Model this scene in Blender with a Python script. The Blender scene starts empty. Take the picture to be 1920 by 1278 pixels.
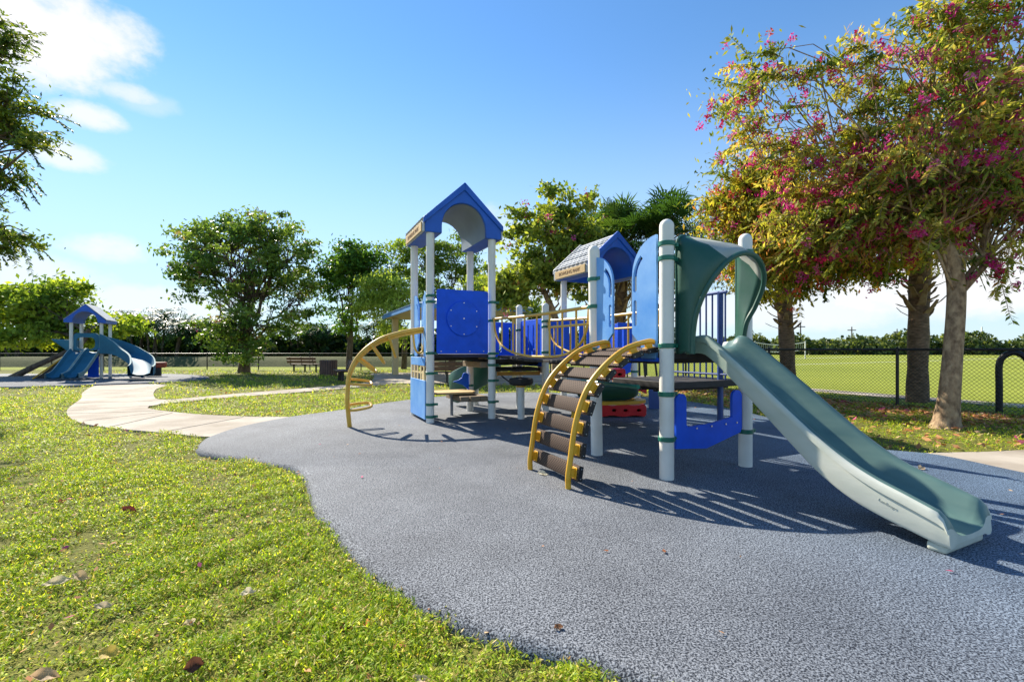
import bpy, bmesh, math, random
import numpy as np
from mathutils import Vector, Matrix
from mathutils.geometry import tessellate_polygon
R = math.radians
C = bpy.context.scene.collection
SC = bpy.context.scene

# ------------------------------------------------------------------ camera
CAMH = 1.2
cam_d = bpy.data.cameras.new('camera'); cam = bpy.data.objects.new('camera', cam_d); C.objects.link(cam)
cam.location = (0, 0, CAMH); cam.rotation_euler = (R(90), 0, 0)
cam_d.lens = 16.0; cam_d.sensor_width = 36; cam_d.shift_y = 16 / 1920; cam_d.clip_end = 2000; cam_d.clip_start = .05
SC.camera = cam
F = 853.3

def G(u, v, z=0.0):
    """ground point under a pixel of the survey photo (x, y)"""
    Y = F * (CAMH - z) / (v - 655)
    return ((u - 960) / F * Y, Y)

# ------------------------------------------------------------------ materials
def nodes(m):
    m.use_nodes = True
    nt = m.node_tree; nt.nodes.clear()
    return nt, nt.nodes, nt.links

def pbr(name, col, rough=.5, var=.15, scale=6.0, bump=0.0, bscale=60.0, col2=None, spec=.5, metal=0.0, detail=4, stretch=None):
    m = bpy.data.materials.new(name); nt, N, L = nodes(m)
    out = N.new('ShaderNodeOutputMaterial'); p = N.new('ShaderNodeBsdfPrincipled')
    L.new(p.outputs[0], out.inputs[0])
    tc = N.new('ShaderNodeTexCoord'); n = N.new('ShaderNodeTexNoise')
    src = tc.outputs['Object']
    if stretch:
        mp = N.new('ShaderNodeMapping'); mp.inputs['Scale'].default_value = stretch
        L.new(src, mp.inputs['Vector']); src = mp.outputs[0]
    n.inputs['Scale'].default_value = scale; n.inputs['Detail'].default_value = detail
    n.inputs['Roughness'].default_value = .6
    L.new(src, n.inputs['Vector'])
    r = N.new('ShaderNodeValToRGB'); e = r.color_ramp.elements
    c2 = col2 if col2 else tuple(min(1, c * (1 + var)) for c in col)
    c1 = col if col2 else tuple(c * (1 - var) for c in col)
    e[0].position = .35; e[0].color = (*c1, 1); e[1].position = .68; e[1].color = (*c2, 1)
    L.new(n.outputs['Fac'], r.inputs['Fac']); L.new(r.outputs[0], p.inputs['Base Color'])
    p.inputs['Roughness'].default_value = rough; p.inputs['Metallic'].default_value = metal
    p.inputs['Specular IOR Level'].default_value = spec
    if bump:
        nb = N.new('ShaderNodeTexNoise'); nb.inputs['Scale'].default_value = bscale; nb.inputs['Detail'].default_value = 3
        L.new(src, nb.inputs['Vector'])
        b = N.new('ShaderNodeBump'); b.inputs['Strength'].default_value = bump; b.inputs['Distance'].default_value = .01
        L.new(nb.outputs['Fac'], b.inputs['Height']); L.new(b.outputs[0], p.inputs['Normal'])
    return m

def leafmat(name, trans=.35, rough=.6, tint=(1.25, 1.2, .5)):
    m = bpy.data.materials.new(name); nt, N, L = nodes(m)
    out = N.new('ShaderNodeOutputMaterial'); p = N.new('ShaderNodeBsdfPrincipled')
    a = N.new('ShaderNodeAttribute'); a.attribute_name = 'Col'
    L.new(a.outputs['Color'], p.inputs['Base Color']); p.inputs['Roughness'].default_value = rough
    p.inputs['Specular IOR Level'].default_value = .2
    t = N.new('ShaderNodeBsdfTranslucent')
    mx = N.new('ShaderNodeMix'); mx.data_type = 'RGBA'; mx.blend_type = 'MULTIPLY'; mx.inputs['Factor'].default_value = 1
    L.new(a.outputs['Color'], mx.inputs['A']); mx.inputs['B'].default_value = (*tint, 1)
    L.new(mx.outputs['Result'], t.inputs['Color'])
    ms = N.new('ShaderNodeMixShader'); ms.inputs[0].default_value = trans
    L.new(p.outputs[0], ms.inputs[1]); L.new(t.outputs[0], ms.inputs[2]); L.new(ms.outputs[0], out.inputs[0])
    return m

M = {}
M['white'] = pbr('white_plastic', (.74, .71, .64), .45, .06, 2.5, col2=(.84, .81, .75), bump=.08, bscale=14, spec=.35, detail=8)
M['blue'] = pbr('blue_plastic', (.005, .098, .74), .5, .1, 5, bump=.1, bscale=90, spec=.3)
M['blue_sunlit_faded'] = pbr('sunlit_faded_blue_plastic', (.07, .29, .74), .45, .08, 1.6, col2=(.24, .48, .84), detail=6, bump=.1, bscale=90)  # sunlit tone put into the left-facing panels' blue; noise adds faded patches
M['blue_gable'] = pbr('blue_roof_plastic', (.008, .105, .54), .45, .15, 2, bump=.1, bscale=60)
M['green'] = pbr('green_plastic', (.012, .085, .055), .42, .2, 3, col2=(.035, .105, .08), bump=.05, bscale=40)
M['green_clamp'] = pbr('green_clamp_metal', (.008, .15, .1), .35, .15, 8)
M['slide_bed'] = pbr('slide_bed_plastic', (.045, .12, .12), .42, .2, 2.5, col2=(.15, .24, .2), bump=.04, bscale=30, stretch=(1, .25, 1))
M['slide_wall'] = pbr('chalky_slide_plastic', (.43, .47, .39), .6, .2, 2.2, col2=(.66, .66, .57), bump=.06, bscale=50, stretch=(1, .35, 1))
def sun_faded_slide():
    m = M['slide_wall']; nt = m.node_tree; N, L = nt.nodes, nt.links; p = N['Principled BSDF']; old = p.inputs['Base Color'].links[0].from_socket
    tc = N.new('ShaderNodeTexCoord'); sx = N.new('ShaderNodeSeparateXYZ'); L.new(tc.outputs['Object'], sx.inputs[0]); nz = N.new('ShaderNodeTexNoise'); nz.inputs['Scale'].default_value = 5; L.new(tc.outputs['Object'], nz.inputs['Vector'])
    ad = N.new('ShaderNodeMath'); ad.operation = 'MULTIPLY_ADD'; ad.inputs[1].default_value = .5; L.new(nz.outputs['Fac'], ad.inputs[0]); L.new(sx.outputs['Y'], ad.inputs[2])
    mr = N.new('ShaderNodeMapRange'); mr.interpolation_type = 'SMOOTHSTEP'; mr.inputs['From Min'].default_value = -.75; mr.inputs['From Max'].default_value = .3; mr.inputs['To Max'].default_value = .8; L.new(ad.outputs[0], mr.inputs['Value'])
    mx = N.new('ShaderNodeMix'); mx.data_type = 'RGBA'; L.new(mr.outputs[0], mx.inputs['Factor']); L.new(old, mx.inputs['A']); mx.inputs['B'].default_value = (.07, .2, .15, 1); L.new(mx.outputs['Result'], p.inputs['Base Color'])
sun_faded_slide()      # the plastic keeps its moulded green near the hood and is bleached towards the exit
M['hood_pale'] = pbr('pale_green_plastic', (.36, .38, .34), .55, .1, 4)  # sunlit tone painted on the hood top; also colours the slide lettering
M['yellow'] = pbr('yellow_coated_steel', (.66, .33, .012), .42, .15, 5, col2=(.74, .42, .03))
M['yellow_pale'] = pbr('pale_yellow_coated_steel', (.66, .36, .03), .42, .12, 5, col2=(.74, .45, .08))
M['brown'] = None
M['black'] = pbr('black_coated_metal', (.012, .012, .014), .45, .2, 8)
M['dark_rubber'] = pbr('dark_rubber', (.025, .022, .022), .7, .3, 8)
M['navy'] = pbr('navy_coated_steel', (.02, .06, .22), .4, .1, 5)
M['tan'] = pbr('tan_board', (.6, .4, .17), .6, .12, 3, bump=.1, bscale=20, stretch=(1, 8, 8))
M['letter'] = pbr('brown_lettering', (.2, .08, .02), .7, .1)
M['wood'] = pbr('weathered_wood', (.26, .19, .12), .75, .25, 5, bump=.3, bscale=30, stretch=(1, 12, 12))
M['brown_slat'] = pbr('brown_slat', (.16, .085, .06), .65, .25, 4, bump=.1, bscale=30)
M['red'] = pbr('red_plastic', (.62, .008, .014), .35, .1, 5)
M['grey_roof'] = pbr('grey_shingle_plastic', (.42, .44, .47), .55, .15, 5, bump=.1, bscale=40)
M['grey_vault'] = pbr('grey_blue_plastic', (.2, .25, .32), .5, .1, 2)
M['steel'] = pbr('bolt_steel', (.6, .6, .6), .3, .05, metal=1.0)
M['cream'] = pbr('cream_paint', (.68, .53, .28), .6, .08, 3)
M['roof_metal'] = pbr('metal_roof', (.6, .64, .66), .35, .1, 2)
M['fascia_blue'] = pbr('blue_fascia', (.12, .3, .6), .5, .1, 2)
M['teal_dark'] = pbr('dark_teal', (.01, .06, .07), .5, .2)
M['net'] = pbr('net_cord', (.7, .7, .65), .7)
M['pole'] = pbr('grey_pole_wood', (.12, .1, .09), .8, .2)
M['chain'] = pbr('black_chain_link', (.03, .03, .032), .4, .2, 20)
M['chain'].node_tree.nodes['Principled BSDF'].inputs['Specular IOR Level'].default_value = .6

def bark(name, c1, c2, sc=10, stretch=(1, 1, .35), bump=.8):
    m = pbr(name, c1, .85, .3, sc, col2=c2, bump=bump, bscale=sc * 2.2, stretch=stretch, detail=6, spec=.2)
    return m
M['bark'] = bark('grey_brown_bark', (.07, .05, .035), (.2, .15, .11))
M['bark_pale'] = bark('pale_mottled_bark', (.16, .1, .06), (.50, .35, .21), 11, (1, 1, .6), 1.2)
M['bark_palm'] = bark('palm_bark', (.11, .075, .05), (.30, .2, .13), 9, (1, 1, 3))
M['boot'] = bark('dry_palm_boot', (.2, .12, .06), (.48, .35, .21), 6, (1, 1, .4))
M['leaf'] = leafmat('tree_leaf', .5)
M['leaf_dense'] = leafmat('dense_tree_leaf', .42, .4, (1.2, 1.2, .5))
M['palm_leaf'] = leafmat('palm_leaf', .38, .4, (1.1, 1.15, .5))
M['petal'] = leafmat('petal', .35, .6, (1.2, .9, 1.1))
M['grass'] = leafmat('grass_blade', .5, .5, (1.25, 1.25, .45))
M['litter'] = leafmat('dry_leaf', .2, .7, (1.1, .9, .6))

def tread_mat():
    m = bpy.data.materials.new('brown_perforated_rubber'); nt, N, L = nodes(m)
    out = N.new('ShaderNodeOutputMaterial'); p = N.new('ShaderNodeBsdfPrincipled'); L.new(p.outputs[0], out.inputs[0])
    tc = N.new('ShaderNodeTexCoord')
    mp = N.new('ShaderNodeMapping'); mp.inputs['Rotation'].default_value = (0, 0, R(45))
    mp.inputs['Scale'].default_value = (1 / .024, 1 / .024, 1)
    L.new(tc.outputs['Object'], mp.inputs['Vector'])
    fr = N.new('ShaderNodeVectorMath'); fr.operation = 'FRACTION'; L.new(mp.outputs[0], fr.inputs[0])
    su = N.new('ShaderNodeVectorMath'); su.operation = 'SUBTRACT'; su.inputs[1].default_value = (.5, .5, 0)
    L.new(fr.outputs[0], su.inputs[0])
    ml = N.new('ShaderNodeVectorMath'); ml.operation = 'MULTIPLY'; ml.inputs[1].default_value = (1, 1, 0)
    L.new(su.outputs[0], ml.inputs[0])
    le = N.new('ShaderNodeVectorMath'); le.operation = 'LENGTH'; L.new(ml.outputs[0], le.inputs[0])
    r = N.new('ShaderNodeValToRGB'); e = r.color_ramp.elements
    e[0].position = .26; e[0].color = (.012, .008, .007, 1); e[1].position = .33; e[1].color = (.11, .074, .055, 1)
    L.new(le.outputs['Value'], r.inputs['Fac']); L.new(r.outputs[0], p.inputs['Base Color'])
    b = N.new('ShaderNodeBump'); b.inputs['Strength'].default_value = .6; b.inputs['Distance'].default_value = .006
    L.new(r.outputs[0], b.inputs['Height']); L.new(b.outputs[0], p.inputs['Normal'])
    p.inputs['Roughness'].default_value = .8; p.inputs['Specular IOR Level'].default_value = .2
    return m
M['brown'] = tread_mat()

def pad_mat():
    m = bpy.data.materials.new('speckled_rubber_surface'); nt, N, L = nodes(m)
    out = N.new('ShaderNodeOutputMaterial'); p = N.new('ShaderNodeBsdfPrincipled'); L.new(p.outputs[0], out.inputs[0])
    tc = N.new('ShaderNodeTexCoord')
    n = N.new('ShaderNodeTexNoise'); n.inputs['Scale'].default_value = 118; n.inputs['Detail'].default_value = 2.5; n.inputs['Roughness'].default_value = .6
    n.inputs['Distortion'].default_value = .6
    L.new(tc.outputs['Object'], n.inputs['Vector'])
    r = N.new('ShaderNodeValToRGB'); e = r.color_ramp.elements
    e[0].position = .42; e[0].color = (.02, .025, .036, 1); e[1].position = .595; e[1].color = (.33, .345, .37, 1)
    L.new(n.outputs['Fac'], r.inputs['Fac'])
    big = N.new('ShaderNodeTexNoise'); big.inputs['Scale'].default_value = .8; big.inputs['Detail'].default_value = 5; big.inputs['Roughness'].default_value = .65
    L.new(tc.outputs['Object'], big.inputs['Vector'])
    r2 = N.new('ShaderNodeValToRGB'); e = r2.color_ramp.elements
    e[0].position = .28; e[0].color = (.6, .6, .62, 1); e[1].position = .7; e[1].color = (1.05, 1.05, 1.06, 1)
    L.new(big.outputs['Fac'], r2.inputs['Fac'])
    mx = N.new('ShaderNodeMix'); mx.data_type = 'RGBA'; mx.blend_type = 'MULTIPLY'; mx.inputs['Factor'].default_value = 1
    L.new(r.outputs[0], mx.inputs['A']); L.new(r2.outputs[0], mx.inputs['B'])
    gr = N.new('ShaderNodeSeparateXYZ'); L.new(tc.outputs['Object'], gr.inputs[0])        # granule tint shifts bluer towards the right of the pad
    mr = N.new('ShaderNodeMapRange'); mr.interpolation_type = 'SMOOTHSTEP'; mr.inputs['From Min'].default_value = .3; mr.inputs['From Max'].default_value = 4.2
    L.new(gr.outputs['X'], mr.inputs['Value'])
    tn = N.new('ShaderNodeMix'); tn.data_type = 'RGBA'; L.new(mr.outputs[0], tn.inputs['Factor']); tn.inputs['A'].default_value = (1.05, 1.05, 1.03, 1); tn.inputs['B'].default_value = (.66, .92, 1.2, 1)
    m3 = N.new('ShaderNodeMix'); m3.data_type = 'RGBA'; m3.blend_type = 'MULTIPLY'; m3.inputs['Factor'].default_value = 1
    L.new(mx.outputs['Result'], m3.inputs['A']); L.new(tn.outputs['Result'], m3.inputs['B'])
    L.new(m3.outputs['Result'], p.inputs['Base Color'])
    p.inputs['Roughness'].default_value = .85; p.inputs['Specular IOR Level'].default_value = .3
    b = N.new('ShaderNodeBump'); b.inputs['Strength'].default_value = .55; b.inputs['Distance'].default_value = .008
    L.new(n.outputs['Fac'], b.inputs['Height']); L.new(b.outputs[0], p.inputs['Normal'])
    return m
M['pad'] = pad_mat()

def ground_mat(name, cols, s1=.35, s2=28, bump=.6):
    m = bpy.data.materials.new(name); nt, N, L = nodes(m)
    out = N.new('ShaderNodeOutputMaterial'); p = N.new('ShaderNodeBsdfPrincipled'); L.new(p.outputs[0], out.inputs[0])
    tc = N.new('ShaderNodeTexCoord')
    n1 = N.new('ShaderNodeTexNoise'); n1.inputs['Scale'].default_value = s1; n1.inputs['Detail'].default_value = 6; n1.inputs['Roughness'].default_value = .65
    n2 = N.new('ShaderNodeTexNoise'); n2.inputs['Scale'].default_value = s2; n2.inputs['Detail'].default_value = 4; n2.inputs['Roughness'].default_value = .7
    L.new(tc.outputs['Object'], n1.inputs['Vector']); L.new(tc.outputs['Object'], n2.inputs['Vector'])
    a = N.new('ShaderNodeValToRGB'); e = a.color_ramp.elements
    e[0].position = .33; e[0].color = (*cols[0], 1); e[1].position = .66; e[1].color = (*cols[1], 1)
    b2 = N.new('ShaderNodeValToRGB'); e = b2.color_ramp.elements
    e[0].position = .32; e[0].color = (*cols[2], 1); e[1].position = .66; e[1].color = (*cols[3], 1)
    L.new(n1.outputs['Fac'], a.inputs['Fac']); L.new(n2.outputs['Fac'], b2.inputs['Fac'])
    mx = N.new('ShaderNodeMix'); mx.data_type = 'RGBA'; mx.inputs['Factor'].default_value = .5
    L.new(a.outputs[0], mx.inputs['A']); L.new(b2.outputs[0], mx.inputs['B']); L.new(mx.outputs['Result'], p.inputs['Base Color'])
    p.inputs['Roughness'].default_value = .9; p.inputs['Specular IOR Level'].default_value = .1
    b = N.new('ShaderNodeBump'); b.inputs['Strength'].default_value = bump; b.inputs['Distance'].default_value = .03
    L.new(n2.outputs['Fac'], b.inputs['Height']); L.new(b.outputs[0], p.inputs['Normal'])
    return m
M['lawn'] = ground_mat('lawn_turf', [(.13, .135, .032), (.24, .25, .04), (.075, .065, .025), (.25, .24, .075)], .5, 34, 1.0)
M['field'] = ground_mat('mown_field', [(.2, .24, .03), (.31, .34, .045), (.15, .2, .03), (.32, .34, .05)], .12, 10, .3)
M['bank'] = ground_mat('scrubby_bank', [(.07, .09, .035), (.13, .14, .06), (.05, .065, .025), (.16, .16, .07)], .5, 6, .8)
M['concrete'] = pbr('pale_concrete', (.27, .225, .175), .85, .1, 1.0, col2=(.47, .415, .345), bump=.15, bscale=80, detail=8, spec=.2)
M['line'] = pbr('white_field_paint', (.55, .57, .45), .9, .2, 2)

# ------------------------------------------------------------------ mesh building
class MB:
    def __init__(s): s.v = []; s.f = []; s.m = []
    def add(s, vs, fs, mi=0):
        o = len(s.v); s.v += [tuple(v) for v in vs]
        s.f += [tuple(i + o for i in f) for f in fs]; s.m += [mi] * len(fs); return s
    def box(s, c, size, rot=None, mi=0):
        x, y, z = [k / 2 for k in size]; c = Vector(c)
        vs = [Vector((i * x, j * y, k * z)) for i in (-1, 1) for j in (-1, 1) for k in (-1, 1)]
        if rot is not None: vs = [rot @ v for v in vs]
        return s.add([v + c for v in vs], [(0, 1, 3, 2), (4, 6, 7, 5), (0, 4, 5, 1), (2, 3, 7, 6), (0, 2, 6, 4), (1, 5, 7, 3)], mi)
    def bx(s, x0, x1, y0, y1, z0, z1, mi=0):
        return s.box(((x0 + x1) / 2, (y0 + y1) / 2, (z0 + z1) / 2), (abs(x1 - x0), abs(y1 - y0), abs(z1 - z0)), None, mi)
    def tube(s, pts, r, n=10, mi=0, cap=True, flat=None):
        P = [Vector(p) for p in pts]; k = len(P)
        rs = r if isinstance(r, (list, tuple)) else [r] * k
        T = [(P[min(i + 1, k - 1)] - P[max(i - 1, 0)]).normalized() for i in range(k)]
        up = Vector((0, 0, 1)) if abs(T[0].z) < .9 else Vector((1, 0, 0))
        if flat is not None: up = Vector(flat)
        nn = (up - T[0] * up.dot(T[0])).normalized(); vs = []
        for i in range(k):
            if flat is not None: nn = (Vector(flat) - T[i] * Vector(flat).dot(T[i])).normalized()
            else: nn = (nn - T[i] * nn.dot(T[i])).normalized()
            b = T[i].cross(nn)
            for j in range(n):
                a = 2 * math.pi * j / n
                vs.append(P[i] + (nn * math.cos(a) + b * math.sin(a)) * rs[i])
        fs = [(i * n + j, i * n + (j + 1) % n, (i + 1) * n + (j + 1) % n, (i + 1) * n + j) for i in range(k - 1) for j in range(n)]
        if cap: fs += [tuple(range(n - 1, -1, -1)), tuple(range((k - 1) * n, k * n))]
        return s.add(vs, fs, mi)
    def cyl(s, p0, p1, r, r1=None, n=16, mi=0): return s.tube([p0, p1], [r, r if r1 is None else r1], n, mi)
    def lathe(s, prof, c, n=20, mi=0, cap=True):
        vs = [(c[0] + r * math.cos(2 * math.pi * j / n), c[1] + r * math.sin(2 * math.pi * j / n), c[2] + z) for r, z in prof for j in range(n)]
        k = len(prof)
        fs = [(i * n + j, i * n + (j + 1) % n, (i + 1) * n + (j + 1) % n, (i + 1) * n + j) for i in range(k - 1) for j in range(n)]
        if cap: fs += [tuple(range(n - 1, -1, -1)), tuple(range((k - 1) * n, k * n))]
        return s.add(vs, fs, mi)
    def prism(s, outline, to3, d, holes=(), mi=0, mi_side=None):
        """outline of 2-D points; to3(p, depth) maps to 3-D; holes are outlines"""
        loops = [list(outline)] + [list(h) for h in holes]
        flat = [p for l in loops for p in l]
        tris = tessellate_polygon([[Vector((p[0], p[1], 0)) for p in l] for l in loops])
        n = len(flat)
        vs = [to3(p, 0) for p in flat] + [to3(p, d) for p in flat]
        fs = [tuple(t) for t in tris] + [tuple(n + i for i in reversed(t)) for t in tris]
        s.add(vs, fs, mi); o = len(s.v) - 2 * n; st = 0; q = []
        for l in loops:
            k = len(l)
            for i in range(k):
                a, b = st + i, st + (i + 1) % k
                q.append((a + o, b + o, b + n + o, a + n + o))
            st += k
        s.f += q; s.m += [mi if mi_side is None else mi_side] * len(q)
        return s
    def grid(s, rows, mi=0, closed=False):
        k = len(rows); n = len(rows[0]); vs = [p for r in rows for p in r]
        fs = [(i * n + j, i * n + (j + 1) % n, (i + 1) * n + (j + 1) % n, (i + 1) * n + j)
              for i in range(k - 1) for j in range(n if closed else n - 1)]
        return s.add(vs, fs, mi)

def link(name, mesh, parent=None):
    o = bpy.data.objects.new(name, mesh); C.objects.link(o)
    if parent is not None: o.parent = parent
    return o

def part(name, mb, mats, parent=None, label=None, kind=None, bevel=0, angle=35, segs=2, smooth=True):
    me = bpy.data.meshes.new(name); me.from_pydata(mb.v, [], mb.f)
    if not isinstance(mats, (list, tuple)): mats = [mats]
    for m in mats: me.materials.append(m)
    if len(mats) > 1: me.polygons.foreach_set('material_index', mb.m)
    bm = bmesh.new(); bm.from_mesh(me); bmesh.ops.recalc_face_normals(bm, faces=bm.faces); bm.to_mesh(me); bm.free()
    if smooth:
        me.shade_smooth(); me.set_sharp_from_angle(angle=R(angle))
    o = link(name, me, parent)
    if bevel:
        b = o.modifiers.new('bevel', 'BEVEL'); b.width = bevel; b.segments = segs; b.limit_method = 'ANGLE'; b.angle_limit = R(40)
    if label: o['label'] = label
    if kind: o['kind'] = kind
    return o

def tag(o, label, cat, group=None):
    o['label'] = label; o['category'] = cat
    if group: o['group'] = group
    return o

def empty(name, label, cat, loc, rz=0, group=None):
    o = bpy.data.objects.new(name, None); C.objects.link(o); o.location = loc; o.rotation_euler = (0, 0, rz)
    o.empty_display_size = .2
    return tag(o, label, cat, group)

def catmull(pts, k=6, closed=False):
    P = [Vector(p) for p in pts]; n = len(P); out = []
    rng = range(n) if closed else range(n - 1)
    for i in rng:
        g = (lambda j: P[j % n]) if closed else (lambda j: P[max(0, min(n - 1, j))])
        p0, p1, p2, p3 = g(i - 1), g(i), g(i + 1), g(i + 2)
        for t in range(k):
            x = t / k
            out.append(.5 * ((2 * p1) + (p2 - p0) * x + (2 * p0 - 5 * p1 + 4 * p2 - p3) * x * x + (3 * p1 - p0 - 3 * p2 + p3) * x ** 3))
    if not closed: out.append(P[-1])
    return out

def arc2(cx, cz, r, a0, a1, n=10, rz=None):
    return [(cx + r * math.cos(R(a0 + (a1 - a0) * i / n)), cz + (rz or r) * math.sin(R(a0 + (a1 - a0) * i / n))) for i in range(n + 1)]

def rrect(x0, x1, z0, z1, r, n=5):
    return arc2(x1 - r, z1 - r, r, 0, 90, n) + arc2(x0 + r, z1 - r, r, 90, 180, n) + arc2(x0 + r, z0 + r, r, 180, 270, n) + arc2(x1 - r, z0 + r, r, 270, 360, n)

def text_mesh(name, txt, size, mat, parent, mw, extrude=.002, sx=1.0):
    cu = bpy.data.curves.new(name, 'FONT'); cu.body = txt; cu.size = size; cu.extrude = extrude; cu.align_x = 'CENTER'; cu.align_y = 'CENTER'
    to = bpy.data.objects.new('tmp_text', cu); C.objects.link(to)
    me = bpy.data.meshes.new_from_object(to.evaluated_get(bpy.context.evaluated_depsgraph_get()))
    bpy.data.objects.remove(to); bpy.data.curves.remove(cu)
    me.materials.clear(); me.materials.append(mat); me.transform(Matrix.Diagonal((sx, 1, 1, 1)))
    o = link(name, me, parent); o.matrix_local = mw
    return o

# ------------------------------------------------------------------ numpy leaf meshes
def quads(name, verts, cols, mat, parent=None, kind=None, label=None, k=4):
    n = len(verts) // k; me = bpy.data.meshes.new(name)
    me.vertices.add(n * k); me.vertices.foreach_set('co', np.ascontiguousarray(verts, dtype=np.float32).ravel())
    me.loops.add(n * k); me.loops.foreach_set('vertex_index', np.arange(n * k, dtype=np.int32))
    me.polygons.add(n); me.polygons.foreach_set('loop_start', np.arange(0, n * k, k, dtype=np.int32))
    me.polygons.foreach_set('loop_total', np.full(n, k, dtype=np.int32))
    me.update(calc_edges=True)
    at = me.color_attributes.new('Col', 'FLOAT_COLOR', 'POINT')
    c = np.ones((n * k, 4), dtype=np.float32); c[:, :3] = np.repeat(cols, k, axis=0); at.data.foreach_set('color', c.ravel())
    me.materials.append(mat)
    o = link(name, me, parent)
    if kind: o['kind'] = kind
    if label: o['label'] = label
    return o

def unit(a): return a / (np.linalg.norm(a, axis=1, keepdims=True) + 1e-9)

def leafquads(P, D, S, L, W):
    """rhombic leaf: centre P, length axis D, side axis S"""
    L = np.asarray(L).reshape(-1, 1); W = np.asarray(W).reshape(-1, 1)
    a = P - D * L / 2; b = P + S * W / 2 - D * L * .06; c = P + D * L / 2; d = P - S * W / 2 - D * L * .06
    return np.stack([a, b, c, d], 1).reshape(-1, 3)

def palette(rng, n, pal, jit=.18):
    pal = np.array(pal); w = pal[:, 3] / pal[:, 3].sum()
    c = pal[rng.choice(len(pal), n, p=w), :3]
    return np.clip(c * rng.uniform(1 - jit, 1 + jit, (n, 1)), 0, 1)

def in_poly(x, y, poly):
    ins = np.zeros(len(x), bool); n = len(poly); j = n - 1
    for i in range(n):
        xi, yi = poly[i]; xj, yj = poly[j]
        if yi != yj:
            c = ((yi > y) != (yj > y)) & (x < (xj - xi) * (y - yi) / (yj - yi) + xi); ins ^= c
        j = i
    return ins

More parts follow.
